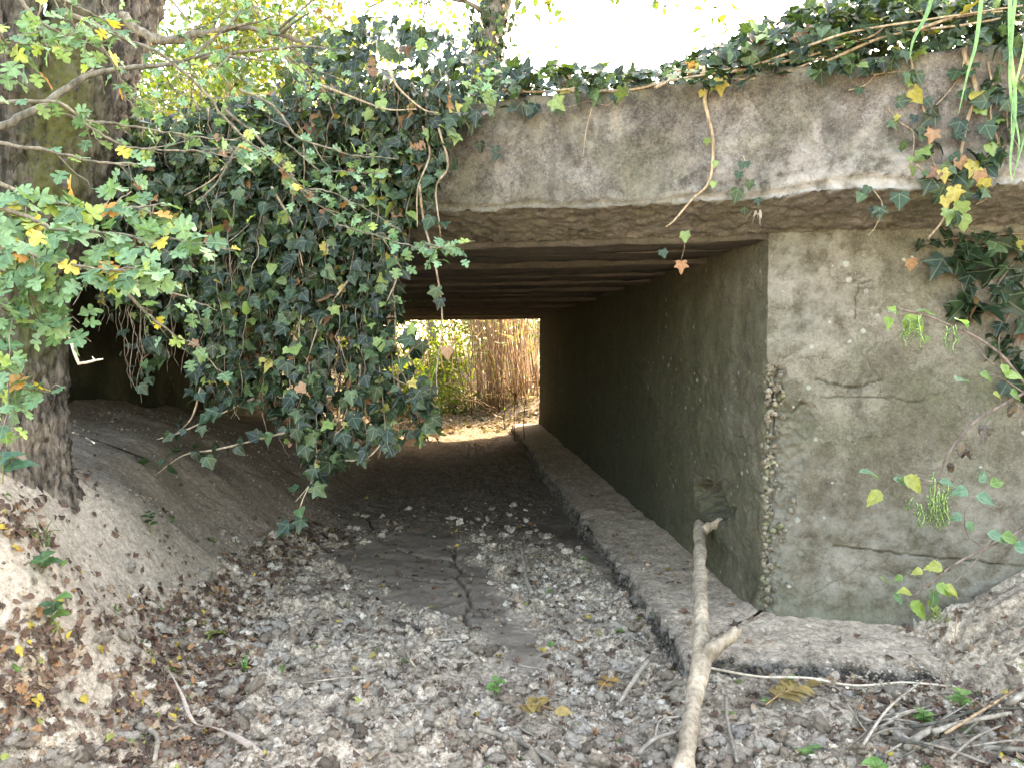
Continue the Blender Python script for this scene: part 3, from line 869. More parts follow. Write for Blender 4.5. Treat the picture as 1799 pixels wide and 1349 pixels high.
class Leaves:
    def __init__(s, templates, palette, weights):
        s.tp, s.pal = templates, np.array(palette, float)
        s.w = np.array(weights, float) / sum(weights)
        s.pos, s.y, s.n, s.sc, s.c, s.k = [], [], [], [], [], []
    def add(s, pos, y, n, size, col=None, tmpl=None):
        pos = np.atleast_2d(pos)
        m = len(pos)
        s.pos.append(pos)
        s.y.append(np.broadcast_to(y, (m, 3)))
        s.n.append(np.broadcast_to(n, (m, 3)))
        s.sc.append(np.broadcast_to(size, (m,)))
        s.c.append(rng.choice(len(s.pal), m, p=s.w) if col is None else np.broadcast_to(col, (m,)))
        s.k.append(rng.integers(0, len(s.tp), m) if tmpl is None else np.broadcast_to(tmpl, (m,)))
    def frames(s):
        pos, y, n = np.concatenate(s.pos), nrm(np.concatenate(s.y)), nrm(np.concatenate(s.n))
        x = nrm(np.cross(y, n))
        n = np.cross(x, y)
        return pos, np.stack([x, y, n], -1), np.concatenate(s.sc), np.concatenate(s.c), np.concatenate(s.k)
    def build(s, name, mat, parent=None, single=300, label=None, cat=None, group=None, rest_name=None, rest_label=None, labels=None, minpx=6):
        """the leaves that show largest become objects of their own (shared meshes), the rest one joined mesh"""
        if not s.pos:
            return
        pos, fr, sc, ci, ki = s.frames()
        u, v, d = project(pos)
        px = np.where((d > 0.2) & (u > -20) & (u < 1820) & (v > -20) & (v < 1370), sc * FPX / np.maximum(d, 0.2), 0)
        order = np.argsort(-px)
        pick = order[:single]
        pick = pick[px[pick] > minpx]
        cache = {}
        po = np.array(parent.location) if parent is not None else np.zeros(3)
        for i in pick:
            key = (int(ki[i]), int(ci[i]))
            if key not in cache:
                tv, tf, tu = s.tp[key[0]]
                cache[key] = mesh_data(name, tv, tf, mat, np.tile(s.pal[key[1]], (len(tv), 1)), tu)
            o = bpy.data.objects.new(name, cache[key])
            mm = Matrix.Identity(4)
            for a in range(3):
                for b in range(3):
                    mm[a][b] = fr[i][a, b] * sc[i]
                mm[a][3] = pos[i][a] - po[a]
            o.matrix_basis = mm
            put(o, parent)
            if cat:
                tag(o, *((labels(key[1], pos[i])[0], cat, labels(key[1], pos[i])[1]) if labels else (label, cat, group)))
        rest = np.setdiff1d(np.arange(len(pos)), pick)
        if len(rest):
            g = Geo()
            for k in range(len(s.tp)):
                idx = rest[ki[rest] == k]
                if not len(idx):
                    continue
                tv, tf, tu = s.tp[k]
                vv = np.einsum('nij,mj->nmi', fr[idx] * sc[idx][:, None, None], tv) + pos[idx][:, None]
                ff = (tf[None] + (np.arange(len(idx)) * len(tv))[:, None, None]).reshape(-1, 3)
                cc = s.pal[ci[idx]] * (0.8 + 0.4 * rng.random((len(idx), 1)))
                g.add(vv.reshape(-1, 3), ff, np.repeat(cc, len(tv), 0), np.tile(tu, (len(idx), 1)))
            o = obj(rest_name or name, g.mesh(rest_name or name, mat), parent)
            tag(o, rest_label, kind='stuff')

def rnd(n, s=1.0):
    return rng.normal(0, s, (n, 3))

Z3 = np.array([0, 0, 1.0])
PAL_IVY = [(0.010, 0.020, 0.009), (0.016, 0.033, 0.014), (0.028, 0.054, 0.022), (0.058, 0.100, 0.038), (0.16, 0.23, 0.065), (0.32, 0.27, 0.06), (0.26, 0.14, 0.07), (0.15, 0.075, 0.04)]
W_IVY = [30, 28, 22, 11, 5, 1.2, 1.5, 1.6]

# ------------------------------------------------------------------ ivy: the curtain over the left half of the bridge
ivy = thing('ivy_plant', 'dense dark ivy curtain hanging over the left half of the bridge face', 'ivy', tuple(FC(-1.4, 2.3, FO)))
CURT = [(130, 215), (330, 190), (480, 160), (540, 70), (620, 25), (700, 30), (790, 60), (860, 105), (935, 135), (900, 190), (810, 225), (775, 300), (740, 370), (705, 430), (700, 545), (720, 570), (738, 610), (733, 655), (775, 690), (772, 760), (700, 800), (640, 800), (560, 840), (515, 835), (490, 745), (420, 725), (345, 705), (310, 640), (240, 690), (210, 640), (180, 560), (140, 450)]
WINDOWS = [[(696, 560), (720, 590), (722, 700), (690, 735), (684, 650), (690, 600)], [(582, 585), (618, 580), (618, 655), (600, 720), (580, 660)], [(560, 690), (600, 700), (620, 740), (570, 750)], [(635, 690), (660, 700), (660, 740), (630, 740)], [(505, 552), (540, 552), (535, 600), (512, 610)],
           [(215, 500), (260, 560), (250, 640), (235, 700), (140, 690), (130, 500), (180, 480)], [(300, 560), (330, 570), (335, 690), (290, 700), (290, 640)], [(380, 450), (420, 440), (430, 490), (390, 500)]]
def in_curtain(p):
    u, v, d = project(p)
    ok = inpoly(u, v, CURT)
    for w_ in WINDOWS:
        ok &= ~(inpoly(u, v, w_) & (rng.random(np.shape(u)) < 0.9))
    return ok
L = Leaves(T_IVY, PAL_IVY, W_IVY)
def hang_leaves(Lv, path, every, size, dense=1.0, out=NO, gate=None, bottom_light=0.0):
    seg = np.concatenate([[0], np.cumsum(np.linalg.norm(np.diff(path, axis=0), axis=1))])
    n = int(seg[-1] / every)
    if n < 1: return
    s = (np.arange(n) + rng.random(n)) * every
    s = s[s < seg[-1]]
    s = s[rng.random(len(s)) < dense]
    p = np.stack([np.interp(s, seg, path[:, k]) for k in range(3)], -1)
    m = len(p)
    side = rng.choice([-1, 1], m)[:, None] * T + rnd(m, 0.4) + out * 0.6
    off = nrm(side) * rng.uniform(0.01, 0.05, (m, 1))
    p = p + off
    if gate is not None:
        k = gate(p)
        p, off = p[k], off[k]
        m = len(p)
    if not m: return
    y = -Z3 * 0.8 + nrm(off) * 0.55 + rnd(m, 0.4)
    nn = out * 0.8 + Z3 * 0.35 + rnd(m, 0.5)
    Lv.add(p - nrm(y) * 0.15 * 0.05, y, nn, rng.uniform(*size, m) * rng.choice([0.75, 1.0, 1.15], m))

stems = 0
for k in range(230):
    u0 = rng.uniform(140, 800) if k % 3 else rng.uniform(430, 790)
    t0 = face(u0, 200)[0]
    o0 = FO + rng.uniform(0.02, 0.16)
    z0 = deck_top(t0) + rng.uniform(-0.05, 0.12)
    n = 60
    drift = np.cumsum(rng.normal(0, 0.012, n)) + np.linspace(0, rng.normal(0, 0.10), n)
    dro = np.cumsum(rng.normal(0, 0.006, n)) + 0.05 * np.sin(np.linspace(0, 3, n)) 
    zz_ = z0 - np.arange(n) * 0.036
    p = FC(t0 + drift, zz_, np.clip(o0 + dro, FO + 0.015, FO + 0.34))
    u, v, d = project(p)
    ok = inpoly(u, v, CURT)
    if not ok.any(): continue
    first = np.nonzero(ok)[0][0]
    gone = np.nonzero(~ok[first:])[0]
    last = first + (gone[0] if len(gone) else len(ok) - first)
    last = min(last + rng.integers(0, 3), n)
    last = int(last * (rng.uniform(0.55, 1.0) if k % 2 else rng.uniform(0.85, 1.02)))
    if last < 8: continue
    p = p[:last]
    g = Geo()
    add_tube(g, p, [rng.uniform(0.002, 0.0045), 0.0012], 4, np.array([1, 1, 1]) * rng.uniform(0.7, 1.2))
    obj('vine_stem', g.mesh('vine_stem', M_VINE), ivy)
    hang_leaves(L, p, 0.024, (0.022, 0.066), 0.8, NO, in_curtain)
for pts in ([(700, 400), (690, 500), (705, 590), (735, 660), (762, 720), (768, 785)], [(690, 520), (700, 600), (720, 680), (745, 745), (735, 795)], [(680, 560), (690, 640), (705, 720), (700, 790)], [(660, 560), (675, 650), (690, 740), (680, 805)], [(700, 560), (725, 610), (740, 680), (770, 750)],
            [(640, 600), (640, 700), (650, 790)], [(600, 620), (590, 720), (575, 800), (560, 835)], [(560, 640), (550, 740), (530, 820)], [(470, 640), (480, 700), (500, 760), (520, 800)], [(420, 640), (400, 690), (380, 715)], [(350, 640), (350, 680), (360, 705)], [(280, 560), (270, 620), (250, 680)], [(250, 540), (245, 600), (240, 640), (225, 670)], [(690, 660), (735, 690), (765, 745)], [(620, 680), (660, 740), (720, 770), (765, 765)]):
    o_ = FO + rng.uniform(.05, .22)
    q = catmull([FC(*face(a + rng.normal(0, 4), b, o_), o_) for a, b in pts], 8)
    q = q + np.cumsum(rnd(len(q), .003), 0)
    g = Geo(); add_tube(g, q, [.003, .0012], 4, (1.1, 1.05, 1))
    obj('vine_stem', g.mesh('vine_stem', M_VINE), ivy)
    for _ in range(2): hang_leaves(L, q, .024, (.026, .068), .8, NO, in_curtain)
# leaf layer lying on the face, and the mound on the deck
m = 5200
uu, vv = rng.uniform(120, 940, m), rng.uniform(20, 560, m)
k = inpoly(uu, vv, CURT) & ((vv < 400) | (rng.random(m) < 0.35))
uu, vv = uu[k], vv[k]
p = []
for a, b in zip(uu, vv):
    t_, z_ = face(a, b)
    top = deck_top(t_)
    if z_ > top - 0.02:
        o_ = FO - rng.uniform(-0.10, 0.40)
    else:
        o_ = FO + rng.uniform(0.01, 0.20)
    t_, z_ = face(a, b, o_)
    p.append(FC(t_, z_, o_))
p = np.array(p)
m = len(p)
up_ = (p[:, 2] > 2.3)[:, None]
y = -Z3 * 0.7 + NO * 0.15 + rnd(m, 0.4)
nn = NO * 0.8 + Z3 * np.where(up_, 0.9, 0.4) + rnd(m, 0.4)
L.add(p, y, nn, rng.uniform(0.024, 0.070, m))
# trailing tips reaching below the curtain
for pts in ([(600, 700), (580, 780), (545, 870), (530, 935)], [(440, 700), (330, 755), (285, 770)], [(500, 760), (400, 785), (320, 800), (270, 835)], [(350, 680), (335, 735), (300, 770)], [(700, 640), (690, 740), (655, 800), (580, 815), (520, 880)], [(640, 640), (630, 720), (600, 760)], [(745, 330), (742, 390), (770, 470), (774, 560), (766, 650), (772, 700)], [(740, 220), (752, 270), (740, 335), (735, 400)], [(770, 225), (785, 290), (768, 330), (780, 400), (775, 420)], [(690, 430), (697, 480), (690, 530)], [(700, 640), (740, 590), (715, 570)], [(430, 240), (380, 310), (340, 350)], [(480, 330), (520, 400), (540, 470)], [(620, 480), (575, 560), (545, 640)], [(560, 150), (630, 175), (690, 200), (740, 200)], [(690, 130), (705, 160), (740, 190), (775, 205)], [(600, 700), (650, 660), (700, 600)]):
    q = [FC(*face(a, b, FO + 0.2), FO + 0.2 + rng.uniform(-0.03, 0.06)) for a, b in pts]
    q = catmull(q, 8)
    g = Geo()
    add_tube(g, q, [0.0055, 0.0022], 5, (1.35, 1.3, 1.2))
    obj('vine_stem', g.mesh('vine_stem', M_VINE), ivy)
    if pts[0] not in ((745, 330), (740, 220), (430, 240), (560, 150), (690, 130)):
        hang_leaves(L, q, 0.05, (0.045, 0.07), 0.9, NO)
for a, b, s_ in ((766, 505, .06), (775, 525, .05), (755, 330, .05), (785, 610, .055), (742, 600, .06), (757, 680, .07), (668, 178, .055), (545, 405, .05), (430, 700, .05)):
    t_, z_ = face(a, b, FO + 0.22)
    L.add(FC(t_, z_, FO + 0.22), -Z3 + rnd(1, 0.2)[0], NO + 0.3 * Z3, s_)
L.build('ivy_leaf', M_IVY, ivy, 300, rest_name='ivy_leaves')

# ------------------------------------------------------------------ ivy along the top of the deck
ivt = thing('ivy_plant', 'long mat of ivy lying along the top edge of the bridge deck', 'ivy', tuple(FC(0.2, 2.4, 0.1)))
TOPB = [(860, 110), (935, 125), (1000, 118), (1060, 122), (1130, 128), (1210, 98), (1265, 80), (1330, 45), (1420, 8), (1520, -8), (1799, -15), (1840, 90), (1730, 85), (1620, 92), (1540, 112), (1450, 125), (1380, 132), (1300, 142), (1240, 150), (1150, 150), (1060, 160), (980, 175), (900, 195)]
L = Leaves(T_IVY, PAL_IVY, [14, 24, 28, 18, 9, 2, 1.5, 1])
m = 5200
uu, vv = rng.uniform(860, 1830, m), rng.uniform(-15, 200, m)
k = inpoly(uu, vv, TOPB)
uu, vv = uu[k], vv[k]
p = []
for a, b in zip(uu, vv):
    o_ = FO + rng.uniform(-0.45, 0.05)
    t_, z_ = face(a, b, o_)
    if z_ < deck_top(t_) + 0.015:
        o_ = FO + rng.uniform(0.015, 0.09); t_, z_ = face(a, b, o_)
        if z_ < deck_top(t_) - 0.10: continue
    p.append(FC(t_, z_, o_))
p = np.array(p)
m = len(p)
L.add(p, -Z3 * 0.35 + NO * 0.3 + rnd(m, 0.5), NO * 0.55 + Z3 * 0.9 + rnd(m, 0.4), rng.uniform(0.036, 0.07, m))
for pts in ([(1230, 130), (1330, 108), (1420, 85), (1500, 60), (1640, 38), (1799, 8)], [(1270, 128), (1400, 98), (1520, 68), (1560, 40)], [(1250, 135), (1350, 130), (1470, 88)], [(1000, 160), (1100, 155), (1190, 140), (1280, 130)], [(1450, 110), (1560, 62), (1700, 45), (1799, 20)], [(880, 155), (960, 160), (1060, 150)], [(1150, 160), (1170, 150), (1176, 138)], [(1600, 60), (1680, 30), (1760, 22)]):
    q = catmull([FC(*face(a, b, FO + 0.03), FO + 0.03 + rng.uniform(-0.04, 0.03)) for a, b in pts], 8)
    g = Geo(); add_tube(g, q, [0.0065, 0.003], 6, (1.4, 1.35, 1.2), 0.001, 60)
    obj('vine_stem', g.mesh('vine_stem', M_VINE), ivt)
# thin shoots drooping over the face
for pts in ([(1115, 140), (1100, 150), (1070, 185), (1035, 180), (1000, 188), (970, 185)], [(1075, 160), (1085, 195), (1080, 215), (1073, 230)], [(1040, 190), (1030, 230), (1025, 275)], [(1235, 118), (1241, 150), (1238, 178), (1246, 215), (1252, 245), (1252, 285), (1243, 325), (1215, 352), (1185, 388), (1170, 400)], [(1306, 275), (1312, 300), (1300, 325)], [(870, 260), (878, 275), (872, 285)]):
    q = catmull([FC(*face(a, b, FO + 0.015), FO + 0.015 + rng.uniform(0, 0.012)) for a, b in pts], 8)
    thick = pts[0] == (1235, 118)
    g = Geo(); add_tube(g, q, [0.0085, 0.0065, 0.003] if thick else [0.002, 0.0012], 6 if thick else 4, (1.55, 1.45, 1.25))
    obj('vine_stem', g.mesh('vine_stem', M_VINE), ivt)
for a, b, s_, c in ((1235, 160, .03, 5), (1243, 244, .03, 4), (1257, 283, .03, 4), (1254, 320, .03, 4), (1203, 408, .045, 4), (1163, 440, .04, 2), (975, 183, .04, 3), (985, 188, .04, 3), (1050, 168, .05, 3), (1305, 285, .035, 2), (1298, 303, .04, 2), (1318, 318, .04, 2), (1297, 332, .06, 2), (1312, 285, .03, 2), (1330, 350, .03, 1), (1308, 365, .035, 1), (870, 258, .04, 1), (843, 250, .05, 0), (873, 270, .04, 1), (1455, 110, .055, 2), (1318, 92, .065, 3), (1290, 90, .055, 3), (940, 185, .07, 0), (915, 180, .07, 0), (1080, 165, .05, 1)):
    t_, z_ = face(a, b, FO + 0.04)
    L.add(FC(t_, z_, FO + 0.04), -Z3 + rnd(1, 0.25)[0], NO + 0.25 * Z3 + rnd(1, 0.15)[0], s_, c)
L.build('ivy_leaf', M_IVY, ivt, 300, rest_name='ivy_leaves')

# ------------------------------------------------------------------ ivy climbing the right of the face, and the big-leaved one under it
ivr = thing('ivy_plant', 'ivy with pale stems and some yellow leaves climbing the right end of the deck edge', 'ivy', tuple(FC(0.6, 1.9, FO)))
L = Leaves(T_IVY, PAL_IVY, [8, 22, 30, 22, 6, 3, 2, 1])
for pts, r0, every, sz in (
        ([(1690, 85), (1715, 160), (1700, 210), (1690, 260), (1682, 315), (1670, 345), (1658, 385), (1630, 420)], .008, .045, (.045, .07)),
        ([(1700, 70), (1690, 130), (1695, 95)], .005, .05, (.04, .06)),
        ([(1600, 100), (1608, 150), (1622, 190), (1632, 230), (1636, 275), (1655, 310), (1680, 320)], .004, .028, (.045, .075)),
        ([(1555, 185), (1580, 215), (1605, 235), (1600, 285), (1590, 300)], .003, .03, (.035, .06)),
        ([(1610, 290), (1635, 310), (1650, 335)], .004, .05, (.03, .05)),
        ([(1682, 315), (1710, 290), (1740, 270), (1760, 240)], .004, .035, (.045, .075)),
        ([(1735, 110), (1745, 160), (1740, 200), (1755, 250), (1780, 280)], .004, .026, (.05, .085)),
        ([(1799, 130), (1775, 170), (1770, 220), (1790, 260)], .004, .028, (.05, .08)),
        ([(1700, 170), (1730, 165), (1760, 180), (1799, 175)], .003, .028, (.05, .08)),
        ([(1500, 110), (1530, 130), (1560, 128), (1600, 125)], .003, .04, (.035, .06)),
        ([(1490, 160), (1520, 150), (1540, 130)], .003, .06, (.03, .045)),
        ([(1640, 190), (1668, 160), (1700, 115)], .002, .2, (.03, .04)),
        ([(1720, 315), (1735, 345), (1715, 360)], .003, .035, (.03, .06)),
        ([(1535, 335), (1550, 360), (1540, 395), (1525, 415)], .003, .05, (.035, .05))):
    q = catmull([FC(*face(a, b, FO + 0.014), FO + 0.014) for a, b in pts], 8)
    g = Geo(); add_tube(g, q, [r0, r0 * 0.5], 6, (1.3, 1.25, 1.1), 0.001, 60)
    obj('vine_stem', g.mesh('vine_stem', M_VINE), ivr)
    hang_leaves(L, q, every, sz, 0.95, NO)
for a, b, s_, c in ((1655, 300, .05, 5), (1710, 285, .06, 5), (1720, 300, .055, 6), (1685, 278, .05, 6), (1640, 230, .05, 6), (1735, 255, .05, 4), (1675, 330, .06, 5), (1660, 345, .05, 5), (1690, 355, .06, 4), (1665, 370, .06, 4), (1690, 380, .06, 4), (1650, 300, .05, 7), (1730, 315, .05, 5), (1545, 365, .05, 2), (1515, 340, .05, 3), (1580, 340, .07, 2), (1600, 455, .05, 6)):
    t_, z_ = face(a, b, FO + 0.04)
    L.add(FC(t_, z_, FO + 0.04), -Z3 + rnd(1, 0.3)[0], NO + 0.25 * Z3 + rnd(1, 0.2)[0], s_, c)
L.build('ivy_leaf', M_IVY, ivr, 300, rest_name='ivy_leaves')

ivb = thing('ivy_plant', 'dark large-leaved ivy on the right abutment, below the deck edge', 'ivy', tuple(FC(0.8, 1.4, 0.0)))
L = Leaves(T_IVY[:3], PAL_IVY, [34, 34, 14, 4, 1, 0.5, .5, .5])
for pts, every, sz in (([(1799, 425), (1740, 430), (1680, 450), (1635, 470)], .035, (.085, .115)), ([(1799, 440), (1760, 490), (1730, 530), (1690, 545), (1660, 550)], .03, (.08, .12)), ([(1799, 480), (1770, 560), (1755, 600), (1765, 660), (1780, 700)], .03, (.05, .075)), ([(1700, 445), (1690, 500), (1720, 560)], .035, (.08, .12)), ([(1799, 560), (1780, 620), (1799, 690)], .03, (.05, .08)), ([(1799, 410), (1720, 415), (1640, 425), (1590, 440)], .06, (.05, .08))):
    q = catmull([FC(*face(a, b, 0.015), 0.015) for a, b in pts], 8)
    g = Geo(); add_tube(g, q, [0.004, 0.002], 5, (0.9, 0.85, 0.8))
    obj('vine_stem', g.mesh('vine_stem', M_VINE), ivb)
    hang_leaves(L, q, every, sz, 1.0, NO)
L.build('ivy_leaf', M_IVY, ivb, 300, rest_name='ivy_leaves')

# a dead leaf and its thread hanging under the deck edge
dl = thing('dead_ivy_leaf', 'single brown dead ivy leaf hanging on a thread under the deck edge', 'dead leaf', tuple(P(1197, 465, 3.0)))
g = Geo(); add_tube(g, catmull([P(1200, 412, 3.0), P(1203, 432, 3.0), P(1196, 460, 3.0)], 6), 0.0011, 4, (1.2, 1.1, 1))
obj('leaf_stalk', g.mesh('leaf_stalk', M_VINE), dl)
L = Leaves(T_IVY[:1], [(0.30, 0.15, 0.075)], [1])
L.add(P(1197, 460, 3.0), -Z3, NO + 0.2 * Z3, 0.052)
L.build('leaf_blade', M_DEAD, dl, 1)

# cobweb below the deck edge
g = Geo()
c0 = FC(*face(1335, 352, 0.24), 0.24)
for a, b in ((1310, 385), (1322, 392), (1334, 395), (1330, 384), (1344, 372), (1342, 356), (1318, 380), (1336, 398)):
    add_tube(g, [c0, FC(*face(a, b, 0.17), 0.17)], 0.0012, 4)
ring = [FC(*face(a, b, 0.2), 0.2) for a, b in ((1322, 370), (1330, 376), (1338, 374), (1340, 362))]
add_tube(g, ring, 0.0010, 4)
v_ = [c0] + [FC(*face(a, b, 0.19), 0.19) for a, b in ((1322, 382), (1330, 376), (1338, 384), (1341, 360))]
g.add(np.array(v_), [[0, 1, 2], [0, 2, 3], [0, 3, 4]])
m_, nt, b = new_mat('cobweb'); b.inputs['Base Color'].default_value = (0.6, 0.6, 0.58, 1); b.inputs['Roughness'].default_value = 0.8; b.inputs['Alpha'].default_value = 0.6
tag(obj('cobweb', g.mesh('cobweb', m_)), 'small white cobweb under the deck edge above the corner of the opening', 'cobweb')

# ------------------------------------------------------------------ the old tree at the left
tree = thing('old_tree', 'thick old forked tree with mossy grey bark on the left bank', 'tree', tuple(P(-20, 880, 3.0)))
def trunk(name, pts, rads, sides, seed, flare=None, per=40, moss_amt=1.0):
    path = catmull(pts, per)
    n = len(path)
    v, f, tri = tube(path, rads, sides)
    body = v[:n * sides].reshape(n, sides, 3)
    cen = path[:, None]
    dr = nrm(body - cen)
    hgt = np.linspace(0, 1, n)[:, None]
    q = body * 1.0
    ridg = (0.5 - np.abs(fbm(q * np.array([26, 26, 5.5]) + seed, 4, 0.6))) 
    pl_ = fbm(q * np.array([34, 34, 13]) + seed, 3)
    big = fbm(q * 2.4 + seed, 3)
    disp = 0.040 * ridg + 0.012 * pl_ + 0.035 * big
    if flare:
        ang = np.arctan2(dr[..., 1], dr[..., 0])
        disp = disp + flare * sstep(0.50, 0.08, hgt) ** 2.0 * (0.45 + 0.6 * np.clip(np.sin(ang * 3 + 0.7) + 0.5 * np.sin(ang * 5), -0.5, 1.2))
    body = body + dr * disp[..., None]
    me = mesh_data(name, np.concatenate([body.reshape(-1, 3), path[:1], path[-1:]]), [f, tri], M_BARK, np.concatenate([(1 + np.array([2.0, 1.75, 1.45]) * (sstep(1.45, .85, body[..., 2] + .12 * fbm(q * 5, 3)) * .8)[..., None]).reshape(-1, 3), np.ones((2, 3))]), None, True)
    at = me.attributes.new('moss', 'FLOAT', 'POINT')
    u, vv_, d = project(body)
    ms = np.zeros(u.shape)
    for cx_, cy_, sx, sy, w_ in ((105, 190, 60, 190, 1.3), (95, 320, 70, 80, 1.0), (60, 560, 70, 90, 1.0), (20, 470, 40, 60, 0.4)):
        ms = np.maximum(ms, w_ * np.exp(-((u - cx_) / sx) ** 2 - ((vv_ - cy_) / sy) ** 2))
    at.data.foreach_set('value', np.concatenate([(ms * moss_amt).ravel(), [0, 0]]).astype(np.float32))
    return obj(name, me, tree)
trunk('trunk', [P(-60, 1130, 2.95), P(-40, 900, 3.0), P(-25, 640, 3.02), P(-5, 430, 3.05), P(10, 250, 3.1)], [0.33, 0.29, 0.255, 0.27, 0.26], 150, 2.0, 0.13, 50)
trunk('stem', [P(30, 470, 3.08), P(75, 330, 3.1), P(135, 170, 3.15), P(190, 20, 3.22), P(250, -200, 3.35), P(320, -600, 3.7), P(330, -1100, 4.0)], [0.17, 0.215, 0.20, 0.19, 0.17, 0.14, 0.09], 110, 5.0, None, 36)
trunk('stem', [P(-5, 420, 3.05), P(-20, 250, 3.0), P(-35, 80, 2.95), P(-70, -150, 2.9), P(-180, -600, 2.8), P(-300, -1200, 2.8)], [0.24, 0.235, 0.22, 0.2, 0.16, 0.1], 110, 8.0, None, 36)
g = Geo()
add_tube(g, catmull([P(112, 575, 2.85), P(122, 590, 2.82), P(130, 618, 2.8), P(138, 638, 2.8)], 6), [0.006, 0.0055], 6, (1.5, 1.45, 1.35), 0.001, 60)
add_tube(g, catmull([P(137, 639, 2.8), P(152, 637, 2.8), P(168, 633, 2.8), P(181, 631, 2.8)], 6), [0.006, 0.003], 6, (1.5, 1.45, 1.35), 0.001, 60)
add_tube(g, [P(167, 633, 2.8), P(162, 627, 2.8)], [0.003, 0.002], 5, (1.5, 1.45, 1.35))
tw = obj('dead_twig', g.mesh('dead_twig', M_STICK), tree)

# ------------------------------------------------------------------ hawthorn branches reaching in from the left
haw = thing('hawthorn_bush', 'leafy hawthorn with lobed green and yellowing leaves reaching in from the left', 'bush', (-2.6, 1.3, 0.6))
PAL_HAW = [(0.10, 0.20, 0.10), (0.14, 0.255, 0.13), (0.185, 0.31, 0.155), (0.075, 0.15, 0.07), (0.28, 0.36, 0.09), (0.52, 0.42, 0.07), (0.48, 0.23, 0.06), (0.27, 0.12, 0.06)]
L = Leaves(T_HAW, PAL_HAW, [24, 30, 24, 12, 6, 2.2, 1.2, 0.6])
root = np.array([-2.6, 1.3, 0.6])
g = Geo()
add_tube(g, catmull([root + [0, 0, -0.2], root + [0.05, 0.05, 0.5], root + [0.0, 0.15, 1.2], root + [0.1, 0.2, 2.0]], 8), [0.06, 0.05, 0.04, 0.02], 10, (0.8, 0.8, 0.8), 0.006, 14)
obj('stem', g.mesh('stem', M_TWIG), haw)
def spray(pts, r0, side=0, leafstep=0.028, size=(0.034, 0.055), dens=1.0, tint=1.0, wts=None, sidelen=(0.08, 0.25), start=0.0):
    path = catmull(pts, 8)
    path = path + np.cumsum(rnd(len(path), 0.0022), 0)
    g = Geo()
    add_tube(g, path, [r0, r0 * 0.35], 6, np.array([1, 1, 1]) * tint, r0 * 0.15, 50)
    tws = [(path, dens)]
    tan = nrm(np.gradient(path, axis=0))
    for _ in range(side):
        i = rng.integers(int(len(path) * max(start, 0.1)), len(path) - 1)
        d_ = nrm(tan[i] * 0.8 + rnd(1, 0.55)[0] + np.array([0, 0, -0.1]))
        ln = rng.uniform(*sidelen)
        q = path[i] + d_ * np.linspace(0, ln, 6)[:, None] + np.cumsum(rnd(6, 0.006), 0) * np.linspace(0, 1, 6)[:, None]
        add_tube(g, q, [max(r0 * 0.4, 0.0016), 0.001], 5, np.array([1, 1, 1]) * tint)
        tws.append((q, 1.0))
    obj('branch', g.mesh('branch', M_TWIG), haw)
    for q, dn in tws:
        ln = np.linalg.norm(np.diff(q, axis=0), axis=1).sum()
        n = int(ln / leafstep * dn)
        if n < 1: continue
        s = start + (1 - start) * rng.random(n) if q is path else rng.random(n) ** 0.7
        x = s * (len(q) - 1)
        i = np.minimum(x.astype(int), len(q) - 2)
        p = q[i] + (q[i + 1] - q[i]) * (x - i)[:, None]
        tn_ = nrm(q[i + 1] - q[i])
        away = nrm(rnd(n) * np.array([1, 1, 0.6]))
        y = tn_ * 0.6 + away * 0.9 - Z3 * 0.15
        nn = Z3 * 0.75 - FWD * 0.55 + rnd(n, 0.38)
        p = p + away * rng.uniform(0.006, 0.02, (n, 1))
        c = None if wts is None else rng.choice(len(PAL_HAW), n, p=np.array(wts) / sum(wts))
        L.add(p, y, nn, rng.uniform(*size, n), c)
YEL = [22, 30, 24, 8, 8, 4.5, 3.0, 1]
# the long grey branch and the one above it
spray([P(-420, 400, 1.9), P(-200, 310, 2.05), P(-60, 250, 2.12), P(60, 200, 2.2), P(140, 155, 2.3), P(200, 130, 2.4), P(280, 123, 2.5), P(350, 117, 2.6), P(440, 100, 2.7), P(545, 92, 2.8)], 0.0145, 10, 0.03, (0.032, 0.046), 0.12, 0.75, None, (0.1, 0.35), 0.45)
spray([P(215, 30, 2.9), P(238, 52, 2.9), P(268, 72, 2.9), P(305, 82, 2.9), P(345, 75, 2.9), P(385, 70, 2.9), P(430, 66, 2.9), P(480, 74, 2.9), P(545, 88, 2.9)], 0.020, 10, 0.03, (0.032, 0.045), 0.08, 0.85, None, (0.1, 0.35), 0.1)
